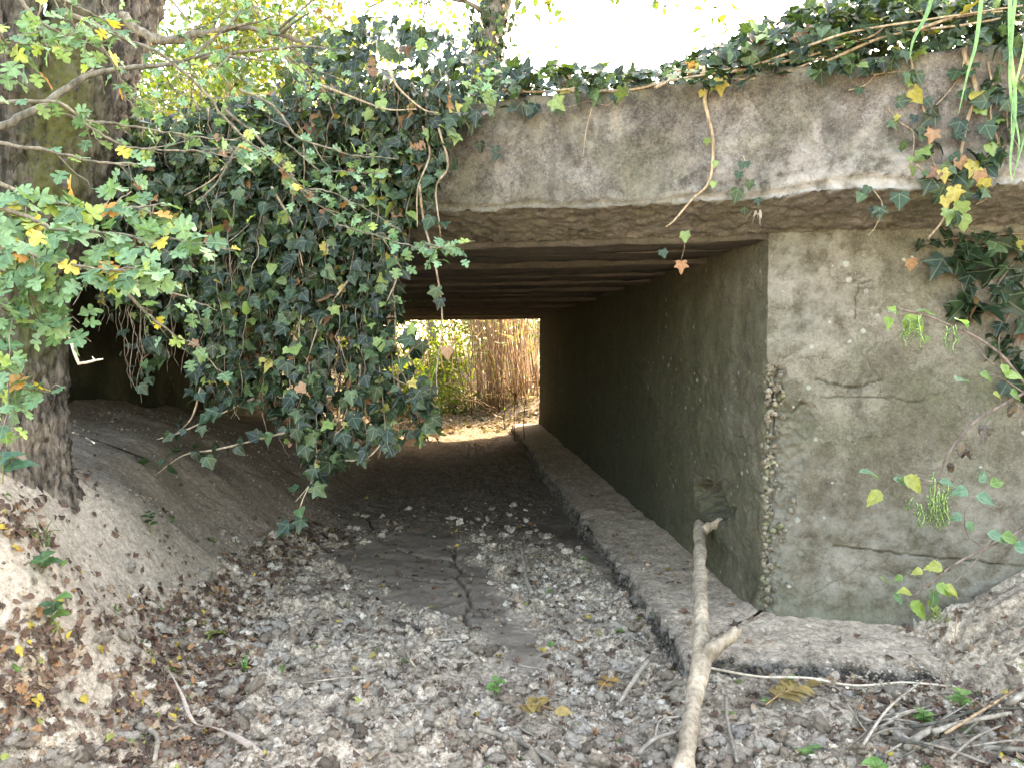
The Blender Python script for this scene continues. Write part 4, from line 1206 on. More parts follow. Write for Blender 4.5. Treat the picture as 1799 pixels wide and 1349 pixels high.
# sprays: (points, distance) - the leafy ones
for pts, d0, d1, r0, sd_, step, sz, wts in (
        ([(-60, 300), (40, 330), (120, 345), (200, 350), (290, 345)], 1.7, 1.9, .006, 10, .017, (.042, .062), YEL),
        ([(-60, 340), (40, 370), (110, 395), (200, 405), (310, 410)], 1.65, 1.8, .006, 10, .017, (.042, .062), YEL),
        ([(-60, 380), (20, 430), (80, 455), (150, 465), (210, 470)], 1.6, 1.7, .005, 12, .017, (.042, .062), YEL),
        ([(-60, 430), (10, 480), (50, 510), (90, 550), (120, 580)], 1.6, 1.7, .004, 8, .02, (.040, .058), YEL),
        ([(-60, 600), (0, 655), (40, 690), (90, 700)], 1.6, 1.65, .004, 6, .022, (.038, .056), None),
        ([(-40, 520), (0, 545), (30, 570)], 1.6, 1.65, .003, 4, .022, (.034, .046), None),
        ([(-30, 250), (80, 270), (160, 290), (240, 300), (270, 310)], 1.8, 2.0, .005, 4, .06, (.034, .05), YEL),
        ([(160, 455), (205, 490), (255, 540), (300, 575), (350, 600)], 1.9, 2.1, .005, 4, .05, (.034, .046), None),
        ([(200, 480), (260, 500), (320, 515), (372, 535)], 1.9, 2.1, .004, 3, .04, (.034, .046), None),
        ([(-30, 180), (100, 185), (160, 235), (230, 265), (330, 268), (405, 265)], 2.0, 2.3, .005, 8, .04, (.034, .050), None),
        ([(100, 200), (180, 215), (250, 225), (330, 240), (400, 240)], 2.1, 2.4, .005, 6, .05, (.034, .050), None),
        ([(110, 20), (180, 50), (260, 85), (330, 130), (400, 210), (440, 250), (480, 280)], 2.2, 2.5, .007, 9, .055, (.032, .048), None),
        ([(0, -30), (60, 30), (110, 60), (130, 30)], 1.8, 1.9, .005, 9, .03, (.036, .052), None),
        ([(60, -30), (120, 10), (190, 40), (220, 70)], 1.9, 2.1, .005, 8, .035, (.034, .05), None),
        ([(-20, 40), (10, 70), (30, 100)], 1.7, 1.8, .004, 6, .022, (.036, .052), None),
        ([(140, 50), (190, 100), (215, 160), (260, 190)], 2.1, 2.3, .005, 8, .035, (.034, .05), None),
        ([(390, 190), (450, 240), (500, 300), (520, 340), (560, 370), (600, 400)], 2.5, 2.7, .005, 6, .045, (.034, .046), None),
        ([(420, 160), (480, 190), (520, 235), (590, 260), (640, 270), (700, 275)], 2.5, 2.75, .005, 6, .07, (.034, .046), None),
        ([(590, 395), (640, 408), (690, 425), (730, 435), (775, 435)], 2.6, 2.6, .003, 5, .028, (.036, .050), None),
        ([(730, 430), (765, 436), (808, 450)], 2.6, 2.6, .003, 3, .022, (.036, .050), None),
        ([(540, 330), (590, 345), (640, 365), (700, 400)], 2.65, 2.6, .003, 4, .05, (.034, .046), None),
        ([(500, 250), (560, 300), (610, 300), (690, 310)], 2.7, 2.7, .003, 5, .04, (.032, .044), None),
        ([(830, 170), (850, 150), (880, 155)], 2.75, 2.7, .002, 2, .02, (.036, .05), None),
        ([(300, 0), (350, 60), (380, 120), (430, 170)], 2.9, 3.0, .004, 8, .06, (.03, .042), None),
        ([(420, -20), (470, 40), (540, 110), (600, 140)], 3.0, 2.9, .004, 8, .06, (.03, .042), None),
        ([(300, 420), (345, 430), (375, 435), (420, 440)], 2.3, 2.4, .003, 4, .08, (.03, .042), None)):
    dd = np.linspace(d0, d1, len(pts))
    spray([P(a, b, c) for (a, b), c in zip(pts, dd)], r0, sd_, step, sz, 0.9, 0.95, wts, (0.05, 0.13))
# bare hooked twig
spray([P(420, 255, 2.6), P(395, 290, 2.6), P(370, 325, 2.6), P(338, 352, 2.6)], 0.006, 0, 0.5, (.03, .03), 0, 0.9)
L.build('hawthorn_leaf', M_HAW, haw, 300, rest_name='hawthorn_leaves')

# ------------------------------------------------------------------ beyond the bridge: trees, shrubs, reeds
def grow(g, p, d, ln, r, lvl, tips, bend=0.25, droop=0.0, split=(2, 3), tint=1.0):
    n = 5
    q = [p]
    for _ in range(n):
        d = nrm(d + rnd(1, bend * 0.35)[0] + np.array([0, 0, droop]))
        q.append(q[-1] + d * ln / n)
    q = np.array(q)
    add_tube(g, q, [r, r * 0.65], 7 if r > 0.03 else 4, np.array([1, 1, 1]) * tint, r * 0.06, 12)
    if lvl <= 0:
        tips.append(q)
        return
    for _ in range(rng.integers(split[0], split[1] + 1)):
        i = rng.integers(2, n + 1)
        grow(g, q[i], nrm(d + rnd(1, 0.55)[0]), ln * rng.uniform(0.55, 0.8), r * 0.55, lvl - 1, tips, bend, droop, split, tint)
    grow(g, q[-1], d, ln * 0.75, r * 0.62, lvl - 1, tips, bend, droop, split, tint)

def leaf_tips(Lv, tips, per, spread, size):
    q = np.concatenate(tips)
    idx = rng.integers(0, len(q), per)
    p = q[idx] + rnd(per, spread)
    Lv.add(p, rnd(per) - Z3 * 0.4, rnd(per) + Z3 * 0.5, rng.uniform(*size, per))

PAL_YEL = [(0.15, 0.19, 0.055), (0.20, 0.21, 0.06), (0.11, 0.16, 0.05), (0.26, 0.22, 0.06), (0.07, 0.11, 0.035), (0.18, 0.11, 0.05)]
PAL_GRN = [(0.10, 0.17, 0.04), (0.14, 0.22, 0.05), (0.07, 0.12, 0.035), (0.20, 0.27, 0.06), (0.05, 0.09, 0.03), (0.28, 0.28, 0.06)]
def bg_tree(name, label, base, d, ln, r, lvl, nleaf, size, pal, w_, spread=0.35, bend=0.25, split=(2, 3), crown_shift=None, bark=1.0, cat='tree', group=None, droop=0.0):
    o = thing(name, label, cat, tuple(base), group)
    g = Geo(); tips = []
    grow(g, np.array(base, float), nrm(np.array(d, float)), ln, r, lvl, tips, bend, droop, split, bark)
    tk = obj('trunk', g.mesh('trunk', M_TWIG), o)
    Lv = Leaves(T_TINY, pal, w_)
    leaf_tips(Lv, tips, nleaf, spread, size)
    Lv.build('crown', M_TREELEAF, o, 0, rest_name='crown')
    return o
def gp(u, v, d, z):                               # plan place of a sight line at a distance, set to a height
    p = P(u, v, d); return np.array([p[0], p[1], z])
for u_, d_, n_, s_, lab in ((130, 15, 5200, .12, 'yellow-green tree far behind the old trunk, leftmost beyond the road'),
                            (300, 17, 6000, .13, 'sunlit yellowing tree beyond the road, just right of the old trunk'),
                            (470, 18, 6500, .13, 'sunlit yellow-green tree beyond the road, between the old trunk and the ivy mound'),
                            (620, 16, 4600, .12, 'pale yellow-green tree beyond the road behind the ivy mound'),
                            (760, 19, 3000, .12, 'thin yellow-green tree beyond the road left of the ivy-clad trunk')):
    bg_tree('background_tree', lab, gp(u_, 600, d_, 1.4), (rng.normal(0, .1), 0, 1), 2.4, 0.12, 4, n_, (s_ * .7, s_ * 1.3), PAL_YEL, [6, 5, 4, 3, 2, 1], 0.45)
# scrubby twigs on the road verge
for u_, d_, lab in ((360, 6.0, 'tangle of thin bare twigs with few leaves behind the deck, beside the old trunk'), (450, 6.6, 'twiggy shrub with sparse yellow leaves behind the deck, beside the ivy mound'), (560, 5.6, 'thin upright twigs rising behind the ivy mound'), (255, 6.8, 'sparse shrub behind the fork of the old trunk')):
    bg_tree('verge_shrub', lab, gp(u_, 600, d_, 2.3), (rng.normal(0, .15), -.1, 1), 0.75, 0.018, 4, 1300, (.04, .075), PAL_YEL, [5, 4, 5, 2, 3, 1], 0.10, 0.5, (2, 3), cat='shrub', bark=1.3)
for u_, d_, lab in ((300, 5.4, 'thin leafy twigs right behind the fork of the old trunk'), (415, 5.0, 'fine leafy twigs standing close behind the deck under the long grey branch'), (505, 5.8, 'fine leafy twigs just left of the ivy mound'), (640, 6.4, 'tall thin twigs with yellow-green leaves behind the ivy mound'), (725, 7.0, 'thin leafy twigs left of the ivy-clad trunk'), (800, 6.2, 'thin twigs just left of the ivy-clad trunk')):
    bg_tree('verge_shrub', lab, gp(u_, 600, d_, 2.3), (rng.normal(0, .2), -.05, 1), 0.62, 0.013, 4, 1000, (.03, .06), PAL_GRN, [5, 5, 4, 3, 2, 3], 0.09, 0.6, (2, 3), cat='shrub', bark=1.2)
# pale slim trunk behind the deck
bg_tree('slim_tree', 'slim pale-barked young tree standing behind the deck between the old trunk and the ivy mound', gp(395, 600, 8, 2.3), (0.02, 0, 1), 1.7, 0.07, 3, 900, (.06, .10), PAL_YEL, [5, 4, 5, 2, 3, 1], 0.3, 0.15, (1, 2), bark=1.9)
# ivy-clad trunk
it = thing('ivy_clad_tree', 'leaning trunk wrapped in ivy behind the deck, against the white sky', 'tree', tuple(gp(845, 600, 7.5, 2.3)))
pth = catmull([gp(838, 600, 7.5, 2.2), P(852, 160, 7.5), P(858, 70, 7.5), P(876, 0, 7.5), P(900, -150, 7.6), P(960, -450, 7.6)], 10)
g = Geo(); add_tube(g, pth, [0.13, 0.14, 0.13, 0.14, 0.1, 0.06], 14, (0.75, 0.75, 0.75), 0.02, 8)
obj('trunk', g.mesh('trunk', M_TWIG), it)
L = Leaves(T_IVY[3:], PAL_IVY, [14, 26, 26, 10, 4, 1, 1, 2])
m = 900
i = rng.integers(0, len(pth), m)
a_ = nrm(rnd(m) * np.array([1, 1, 0.2]))
L.add(pth[i] + a_ * rng.uniform(0.13, 0.24, (m, 1)) + Z3 * rng.uniform(-.1, .1, (m, 1)), -Z3 + rnd(m, .4), a_ + rnd(m, .3), rng.uniform(.05, .085, m))
L.build('ivy_leaves', M_IVY, it, 0)
tips = []
g = Geo()
for _ in range(9):
    i = rng.integers(len(pth) // 2, len(pth))
    grow(g, pth[i], nrm(rnd(1)[0] * np.array([1, 1, .4]) + [0, 0, .7]), 0.9, 0.03, 2, tips, .3)
tag(obj('limbs', g.mesh('limbs', M_TWIG), it), kind='stuff')
Lv = Leaves(T_TINY, PAL_GRN, [3, 4, 2, 3, 1, 2]); leaf_tips(Lv, tips, 900, .3, (.06, .10)); Lv.build('crown', M_TREELEAF, it, 0)
# sapling
bg_tree('sapling', 'thin leafless sapling standing behind the deck right of the ivy-clad trunk', gp(960, 600, 6.5, 2.3), (0.05, 0, 1), 0.9, 0.013, 2, 60, (.05, .08), PAL_GRN, [3, 4, 2, 3, 1, 2], .12, .3, (1, 2), cat='sapling')
bg_tree('background_tree', 'leafy tree added beyond the far side to shade the reeds, hidden behind the deck', np.array([5.6, 17.6, 1.2]), (-.1, -.1, 1), 1.7, .13, 3, 1500, (.09, .16), PAL_GRN, [3, 4, 2, 3, 2, 1], .4)  # unseen tree, added to dapple the sun beyond the far opening
# big overhanging tree right of the frame: its unseen crown is shaped to shade the place, some twigs hang into view
big = thing('overhanging_tree', 'spreading tree over the bridge, crown shaped to shade it, hanging twigs along the top edge', 'tree', (6.6, 7.2, 2.2))
g = Geo(); tips = []
bp_ = np.array([6.6, 7.2, 2.2])
add_tube(g, catmull([bp_, bp_ + [-.2, -.1, 1.5], bp_ + [-.5, -.4, 3.2], bp_ + [-1.2, -.8, 4.6]], 6), [.28, .24, .2, .12], 12, (.9, .9, .9), .02, 5)
for k in range(16):
    a = k / 16 * 2 * math.pi
    grow(g, bp_ + [-.6, -.5, 3.0 + .12 * k], nrm(np.array([math.cos(a) - .35, math.sin(a) - .15, .5 + .35 * rng.random()])), 1.9, .075, 3, tips, .25)
obj('trunk', g.mesh('trunk', M_TWIG), big)
q = np.concatenate(tips)
u_, v_, d_ = project(q)
q = q[(v_ < -130) | (u_ > 1900) | (d_ < 0)]
tips = [q]
Lv = Leaves(T_TINY, PAL_GRN, [3, 4, 2, 3, 2, 1]); leaf_tips(Lv, tips, 12000, .26, (.09, .16)); Lv.build('crown', M_TREELEAF, big, 0)
L = Leaves(T_OVAL, PAL_GRN, [3, 4, 2, 4, 1, 3])
for pts in ([(1195, -60), (1205, 0), (1218, 30), (1222, 65)], [(1230, -60), (1245, 10), (1265, 40), (1250, 58)], [(1260, -60), (1290, 0), (1310, 30), (1322, 50)], [(1000, -60), (985, 0), (960, 25)], [(940, -60), (950, -10), (975, 10)], [(1040, -60), (1075, 0), (1100, 10)], [(1120, -50), (1150, 0), (1170, 10)], [(900, -60), (915, 0), (930, 15)]):
    q = catmull([P(a, b, 5.2) for a, b in pts], 6)
    g = Geo(); add_tube(g, q, [.006, .002], 5, (.8, .8, .8)); obj('twig', g.mesh('twig', M_TWIG), big)
    n = 9
    L.add(q[rng.integers(3, len(q), n)] + rnd(n, .05), rnd(n) - Z3 * .6, rnd(n) - FWD, rng.uniform(.05, .09, n))
L.build('leaf', M_TREELEAF, big, 80, rest_name='leaves')
# reeds and bushes seen through the opening
def stem_clump(name, label, cat, spots, hgt, lean, rad, mat, tint, single):
    o = thing(name, label, cat, (*np.mean([s[:2] for s in spots], 0), 0.2))
    for k, (x, y) in enumerate(spots):
        z = float(ground_z(np.array([x]), np.array([y]), False)[0])
        h = rng.uniform(*hgt)
        d = np.array([rng.normal(lean, .10), rng.normal(0, .08), 1.0])
        n = 7
        p = np.array([x, y, z - .05]) + d * (np.linspace(0, 1, n) ** 1.0 * h)[:, None]
        p = p + np.cumsum(rnd(n, .018), 0)
        if rng.random() < .12:
            p = np.array([x, y, z]) + nrm(np.array([rng.normal(0, 1), rng.normal(-.4, .4), .45])) * (np.linspace(0, 1, n) * h * .5)[:, None]
            p[:, 2] -= (np.linspace(0, 1, n) ** 2) * .25
        g = Geo(); add_tube(g, p, [rng.uniform(rad * .7, rad * 1.4), rad * .5], 5, np.array(tint) * rng.uniform(.65, 1.25))
        obj('reed_stem', g.mesh('reed_stem', mat), o)
    return o
sp = []
for _ in range(190):
    u_ = rng.choice([rng.normal(868, 16), rng.normal(908, 18), rng.uniform(830, 950), rng.uniform(740, 840)], p=[.42, .33, .17, .08])
    p = gp(u_, 720, rng.uniform(12.6, 14.2), 0); sp.append((p[0], p[1]))
reeds = stem_clump('reed_clump', 'clump of tall dry tan reeds standing beyond the far end of the opening', 'reeds', sp, (2.0, 3.0), -.06, .010, M_REED, (1, 1, 1), 150)
L = Leaves(T_TINY, [(.40, .27, .14), (.52, .40, .24), (.22, .27, .08)], [5, 3, 3])
m = 420
b_ = np.array(sp)[rng.integers(0, len(sp), m)]
L.add(np.column_stack([b_ + rng.normal(0, .12, (m, 2)), rng.uniform(.2, 2.4, m)]), rnd(m, .5) - Z3 * .6, rnd(m), rng.uniform(.15, .38, m))
# narrow blades
L.tp = [(np.array([[-.03, 0, 0], [.03, 0, 0], [.035, .5, .06], [0, 1, -.1], [-.035, .5, .06]]), np.array([[0, 1, 2], [0, 2, 4], [4, 2, 3]]), np.zeros((5, 2)))]
L.k = [np.zeros(m, int)]
L.build('reed_leaves', M_BLADE, reeds, 0)
def bush(label, c, rad, nleaf, size, pal, w_, name='green_bush'):
    z = float(ground_z(np.array([c[0]]), np.array([c[1]]), False)[0])
    o = thing(name, label, 'bush', (c[0], c[1], z))
    g = Geo(); tips = []
    for _ in range(7):
        grow(g, np.array([c[0], c[1], z]) + rnd(1, .12)[0] * [1, 1, 0], nrm(np.array([rng.normal(0, .5), rng.normal(0, .4), 1])), rad[2] * .55, .014, 2, tips, .3)
    obj('stems', g.mesh('stems', M_TWIG), o)
    Lv = Leaves(T_TINY, pal, w_)
    q = np.concatenate(tips); p = q[rng.integers(0, len(q), nleaf)] + rnd(nleaf, .22) * np.array(rad) / max(rad)
    e = nrm(rnd(nleaf)) * (rng.random((nleaf, 1)) ** .5) * np.array(rad) + np.array([c[0], c[1], z + rad[2] * .9])
    p = np.where(rng.random((nleaf, 1)) < .45, p, e)
    p[:, 2] = np.maximum(p[:, 2], z + .03)
    Lv.add(p, rnd(nleaf) - Z3 * .3, rnd(nleaf) + Z3 * .6, rng.uniform(*size, nleaf))
    Lv.build('foliage', M_TREELEAF, o, 0)
    return o
PAL_BR = [(.13, .19, .035), (.18, .24, .05), (.09, .15, .035), (.24, .26, .06), (.06, .10, .025), (.20, .21, .035)]
bush('bright yellow-green bush low beyond the opening, behind the ivy tips', gp(705, 700, 12.7, 0)[:2], (.55, .4, .55), 1500, (.05, .10), PAL_BR, [4, 5, 2, 4, 1, 2])
bush('leafy green bush left of the dry reeds beyond the opening', gp(785, 700, 14.2, 0)[:2], (.8, .5, .8), 2000, (.05, .10), PAL_BR, [4, 3, 4, 1, 3, 1])
bush('tall green bush behind the dry reeds', gp(880, 700, 16, 0)[:2], (1.3, .6, 1.3), 2600, (.07, .13), PAL_BR, [4, 3, 3, 2, 2, 1])
bush('green bush farther left beyond the opening, seen between ivy strands', gp(590, 700, 14.5, 0)[:2], (1.1, .6, 1.1), 2600, (.06, .12), PAL_BR, [4, 4, 3, 2, 2, 2])
bush('green bush at the left of the far opening, behind the ivy curtain', gp(470, 700, 14, 0)[:2], (1.2, .6, 1.2), 2200, (.06, .12), PAL_BR, [4, 4, 3, 2, 2, 2])
for u_, d_, r_, lab in ((600, 19, 2.2, 'large pale green bush in the background left of the far opening'), (780, 20, 2.4, 'large pale green bush in the background behind the bushes'), (960, 19, 2.2, 'large pale green bush in the background right of the reeds')):
    bush(lab, gp(u_, 700, d_, 0)[:2], (2.2, .8, r_), 3600, (.10, .2), PAL_BR, [4, 4, 3, 3, 2, 2])
L = Leaves(T_TINY, [(.17, .115, .07), (.11, .07, .042), (.22, .165, .11), (.09, .10, .035)], [4, 4, 3, 2])
m = 3800
x_, y_ = rng.uniform(-2.6, 2.0, m), rng.uniform(11.0, 14.2, m)
L.add(np.column_stack([x_, y_, ground_z(x_, y_, False) + rng.uniform(.005, .05, m)]), rnd(m) * [1, 1, .25], Z3 + rnd(m, .35), rng.uniform(.03, .10, m))
L.build('straw_litter', M_BLADE, None, 0, rest_label='dry straw and leaves littering the ground beyond the far end of the opening')
bush('low leafy green plants at the foot of the reeds beyond the opening', gp(800, 700, 12.9, 0)[:2], (.5, .3, .28), 700, (.04, .08), PAL_BR, [4, 3, 4, 1, 3, 1])
bush('green bush leaning over the far end of the opening at its left', gp(655, 700, 12.3, 0)[:2], (.6, .4, .9), 1700, (.05, .10), PAL_BR, [4, 3, 4, 2, 3, 1])
# a bent green blade plant left of the reeds
o = thing('blade_plant', 'plant with long drooping green blades at the left of the far opening', 'plant', tuple(gp(745, 700, 11.9, .2)))
for k in range(16):
    b0 = gp(742 + rng.normal(0, 6), 700, 11.9 + rng.normal(0, .1), .15)
    a = rng.uniform(0, 2 * math.pi); h = rng.uniform(.9, 1.6)
    s = np.linspace(0, 1, 8)
    pth = b0 + np.stack([np.cos(a) * .45 * s ** 2, np.sin(a) * .3 * s ** 2, h * (s - .38 * s ** 2.5)], -1)
    wd = .018 * (1 - s ** 2) + .002
    sd_ = nrm(np.array([-math.sin(a), math.cos(a), 0]) + RIGHT * .8)
    v = np.concatenate([pth - sd_ * wd[:, None], pth + sd_ * wd[:, None]])
    i = np.arange(7)
    g = Geo(); g.add(v, np.stack([i, i + 8, i + 9, i + 1], 1), (.14, .24, .09)); obj('blade', g.mesh('blade', M_BLADE), o)

# thin dark stems standing in the shade inside the opening
for u_, v0, v1, lab in ((905, 775, 690, 'thin dark dead stem with side shoots standing inside the far end of the opening'), (922, 780, 705, 'thin dark dead stem standing right beside another inside the far end'), (887, 755, 715, 'short thin dark dead stem left of the other two inside the far end')):
    o = thing('withered_plant', lab, 'dead stem', tuple(P(u_, v0, 9.6)))
    g = Geo(); add_tube(g, catmull([P(u_, v0, 9.6), P(u_ - 2, (v0 + v1) / 2, 9.6), P(u_ + 1, v1, 9.6)], 5), [.007, .005], 5, (.22, .2, .2))
    obj('stalk', g.mesh('stalk', M_TWIG), o)
    if u_ == 905:
        for q in ([(904, 700), (912, 688), (916, 676)], [(903, 693), (895, 684)]):
            g = Geo(); add_tube(g, [P(a, b, 9.6) for a, b in q], [.005, .003], 4, (.22, .2, .2)); obj('side_shoot', g.mesh('side_shoot', M_TWIG), o)

# ------------------------------------------------------------------ things lying on the ground
def gz(x, y):
    return float(ground_z(np.array([x]), np.array([y]))[0])
def onground(u, v, lift=0.0):
    z = 0.03
    for _ in range(4):
        p = G(u, v, z); z = gz(p[0], p[1])
    p = G(u, v, z); p[2] = z + lift
    return p

def over_footing(x, y):
    o = (x - A0[0]) * NO[0] + (y - A0[1]) * NO[1]
    return ((x > A0[0] - LW - .02) & (o < LW2 + .03) & (x < 3)) | ((x > A0[0] - LW - .02) & (y > oc[1] + .03))
def whereabouts(p):
    s, bank, sm, ins, rub = (float(a) for a in masks(p[:1], p[1:2]))
    if bool(over_footing(p[:1], p[1:2])[0]): return 'on the footing ledge'
    if bank > .5: return 'on the left bank'
    if s > -.45: return 'at the foot of the left bank'
    if sm > .3: return 'on the smooth dark mud'
    if p[1] > 4.0: return 'in the half-dark under the bridge'
    if p[0] > .75 and p[1] < 2.75: return 'in front of the footing at the right'
    if p[0] > .1: return 'in the strip beside the footing'
    return 'in the middle foreground of the stream bed'

# the big broken branch leaning across the corner of the footing
fb = thing('fallen_branch', 'thick bare forked branch propped on the corner of the footing and the inner wall', 'branch', tuple(onground(1205, 1330)))
def limb(name, pts, rads, sides=20, par=fb, rough=.006):
    path = catmull(pts, 12)
    v, f, tri = tube(path, rads, sides)
    n = len(path)
    bd = v[:n * sides].reshape(n, sides, 3)
    dr = nrm(bd - path[:, None])
    q = bd
    dsp = rough * fbm(q * 9, 3) + .0034 * fbm(q * np.array([60, 22, 60]), 3)
    for kk in range(7):
        c = bd[rng.integers(3, n - 3), rng.integers(0, sides)]
        dsp = dsp + .010 * np.exp(-((np.linalg.norm(bd - c, axis=-1) / .018) ** 2))
    bd = bd + dr * dsp[..., None]
    tend = nrm(path[-1] - path[-2])
    bd[-1] += tend * rng.uniform(-.010, .014, (sides, 1)); bd[-2] += tend * rng.uniform(-.004, .004, (sides, 1))
    nn = np.clip(.95 + .5 * fbm(q * 6 + 3, 3), .55, 1.4)[..., None] * np.array([1.12, 1.02, .90])
    me = mesh_data(name, np.concatenate([bd.reshape(-1, 3), path[:1], path[-1:]]), [f, tri], M_STICK, np.concatenate([nn.reshape(-1, 3), np.full((2, 3), .5)]), None, True)
    return obj(name, me, par)
limb('branch_wood', [P(1190, 1400, 2.08), P(1207, 1320, 2.26), P(1217, 1240, 2.44), P(1233, 1160, 2.62), P(1232, 1110, 2.76), P(1231, 1050, 2.98), P(1230, 985, 3.35), P(1229, 940, 3.7), P(1229, 920, 3.86)], [.031, .028, .027, .034, .027, .026, .027, .029, .026])
limb('fork_stub', [P(1236, 1158, 2.63), P(1256, 1140, 2.62), P(1276, 1124, 2.63), P(1296, 1106, 2.66)], [.030, .025, .022, .016])
limb('fork_stub', [P(1230, 935, 3.76), P(1246, 925, 3.76), P(1262, 917, 3.76), P(1268, 913, 3.77)], [.026, .020, .015, .009], 12)

STK = 'bare sticks and stalks lying about on the ground'
def stick(name, label, pts, r, tint=1.0, mat=M_STICK, cat='stick', lift=None, sides=8, forks=(), world=False):
    lift = r * .8 + .012 if lift is None else lift
    q = pts if world else [onground(a, b, lift + (c[0] if c else 0)) for a, b, *c in pts]
    g = Geo(); add_tube(g, catmull(q, 7), [r, r * .75], sides, np.array([1, .98, .95]) * tint, r * .14, 45)
    if not forks:
        return tag(obj(name, g.mesh(name, mat)), label, cat)
    o = thing(name, label, cat, tuple(q[0]))
    obj('main_stem', g.mesh('main_stem', mat), o)
    for f in forks:
        g = Geo(); add_tube(g, catmull([onground(a, b, lift + (c[0] if c else 0)) for a, b, *c in f], 5), [r * .6, r * .35], 6, np.array([1, .98, .95]) * tint, r * .1, 45)
        obj('side_shoot', g.mesh('side_shoot', mat), o)
    return o
stick('stick', 'short pale straight stick lying beside the brown leaf clump in front of the footing', [(1138, 1181, .03), (1112, 1215, .02), (1085, 1248)], .010, 1.0)
stick('stick', 'long grey stick lying at the bottom edge left of the big branch', [(838, 1288), (880, 1302), (930, 1322), (975, 1352)], .010, .7)
stick('stick', 'dark whitened stick standing out of the clods by the smooth mud', [(935, 1050), (924, 1030, .03), (917, 995, .10)], .014, .85)
stick('stick', 'thin curved grey stick at the bottom right of the big branch', [(1275, 1240, .02), (1278, 1280, .01), (1296, 1349)], .007, .75)
stick('stick', 'thin brown stick crossing the clods left of the round mud patch', [(690, 1095), (735, 1112), (775, 1130)], .006, .5, M_TWIG)
stick('stick', 'short straight tan stick at the front of the smooth mud', [(770, 1130), (800, 1128), (832, 1124)], .005, 1.0)
stick('stick', 'small pale twig left of the green seedling among pale clods', [(712, 1150, .01), (724, 1170), (735, 1185)], .005, 1.1)
stick('straw', 'long pale straw lying straight along the front of the footing', [(1240, 1201, .05), (1330, 1216, .045), (1420, 1222, .05), (1500, 1231, .04), (1590, 1230, .05), (1680, 1236, .045)], .0046, 1.6, M_STICK, 'straw')
stick('stick', 'grey rough stick at the far right of the twig pile, nearest the bottom edge', [(1640, 1316), (1700, 1320), (1760, 1326), (1830, 1330)], .011, .6)
stick('stick', 'short thick broken grey stick left end of the twig pile', [(1592, 1326), (1612, 1312, .01), (1634, 1304, .02)], .012, .8)
stick('stick', 'pale straight stick pointing right in the middle of the twig pile', [(1640, 1306, .02), (1700, 1292, .03), (1775, 1278, .03)], .009, 1.05)
stick('straw', 'thin yellow straw running diagonally across the twig pile', [(1660, 1313, .03), (1720, 1280, .04), (1785, 1243, .05)], .005, 1.3, M_REED, 'straw')
stick('stick', 'thin tan stick left of the twig pile pointing down to the right', [(1508, 1270, .01), (1560, 1295, .01), (1612, 1313)], .006, 1.1)
stick('stick', 'brown twig with pale nodes arching over the twig pile', [(1600, 1296, .02), (1660, 1290, .03), (1720, 1270, .03), (1799, 1262, .02)], .006, .6, M_TWIG)
stick('stick', 'thick pale stick entering the twig pile from the right edge', [(1765, 1262, .02), (1790, 1250, .03), (1840, 1230, .05)], .012, 1.0)
stick('stick', 'thin pale twig at the lower left beside the bank litter', [(150, 1270), (175, 1248, .02), (232, 1222, .03)], .006, 1.0, forks=([(168, 1252, .02), (166, 1282)], [(195, 1240, .02), (235, 1212, .04)]))
stick('stick', 'short crooked pale stick at the bottom edge under the leaf litter', [(263, 1290), (277, 1310, .01), (272, 1345)], .009, .95)
stick('stick', 'grey forked twig at the foot of the big branch', [(1120, 1335), (1150, 1318, .02), (1190, 1310, .03)], .008, .9, forks=([(1150, 1318, .02), (1160, 1290, .03), (1195, 1283, .03)],))
stick('straw', 'thin straw lying by the twig pile near the right edge', [(1700, 1242, .02), (1750, 1262, .01), (1810, 1280)], .004, 1.2, M_REED, 'straw')
stick('straw', 'thin broken straw on the mud heap at the right edge', [(1735, 1190, .05), (1770, 1180, .04), (1815, 1160, .03)], .004, 1.1, M_REED, 'straw')
stick('straw', 'yellowish stem leaning on the footing near the right seedlings', [(1660, 1208, .01), (1672, 1175, .03), (1680, 1130, .10)], .003, 1.0, M_REED, 'straw')
stick('stick', 'thin dark root lying across the shaded bank under the ivy', [(280, 840), (330, 860), (400, 890), (440, 905)], .006, .35, M_TWIG)
stick('stick', 'thin dark twig on the shaded bank nearer the old tree', [(140, 770), (200, 790), (260, 812)], .005, .4, M_TWIG)
stick('stick', 'pale thin twig at the top of the shaded bank by the old tree', [(128, 768, .01), (150, 777, .01), (166, 785)], .005, 1.2)
for k in range(26):                               # small bits of straw and twig among the clods
    u_, v_ = rng.uniform(350, 1790), rng.uniform(1130, 1340)
    a = rng.uniform(0, math.pi); l_ = rng.uniform(18, 55)
    o = stick('twig', 'small thin bit of twig lying loose among the clods', [(u_ - l_ * math.cos(a), v_ - .5 * l_ * math.sin(a), .01), (u_ + rng.normal(0, 4), v_, .012), (u_ + l_ * math.cos(a), v_ + .5 * l_ * math.sin(a), .008)], rng.uniform(.002, .004), rng.uniform(.5, 1.2), cat='twig', sides=5)
    w_ = whereabouts(np.array(onground(u_, v_))); o['label'] = 'small thin bit of twig lying ' + w_; o['group'] = 'small twigs ' + w_

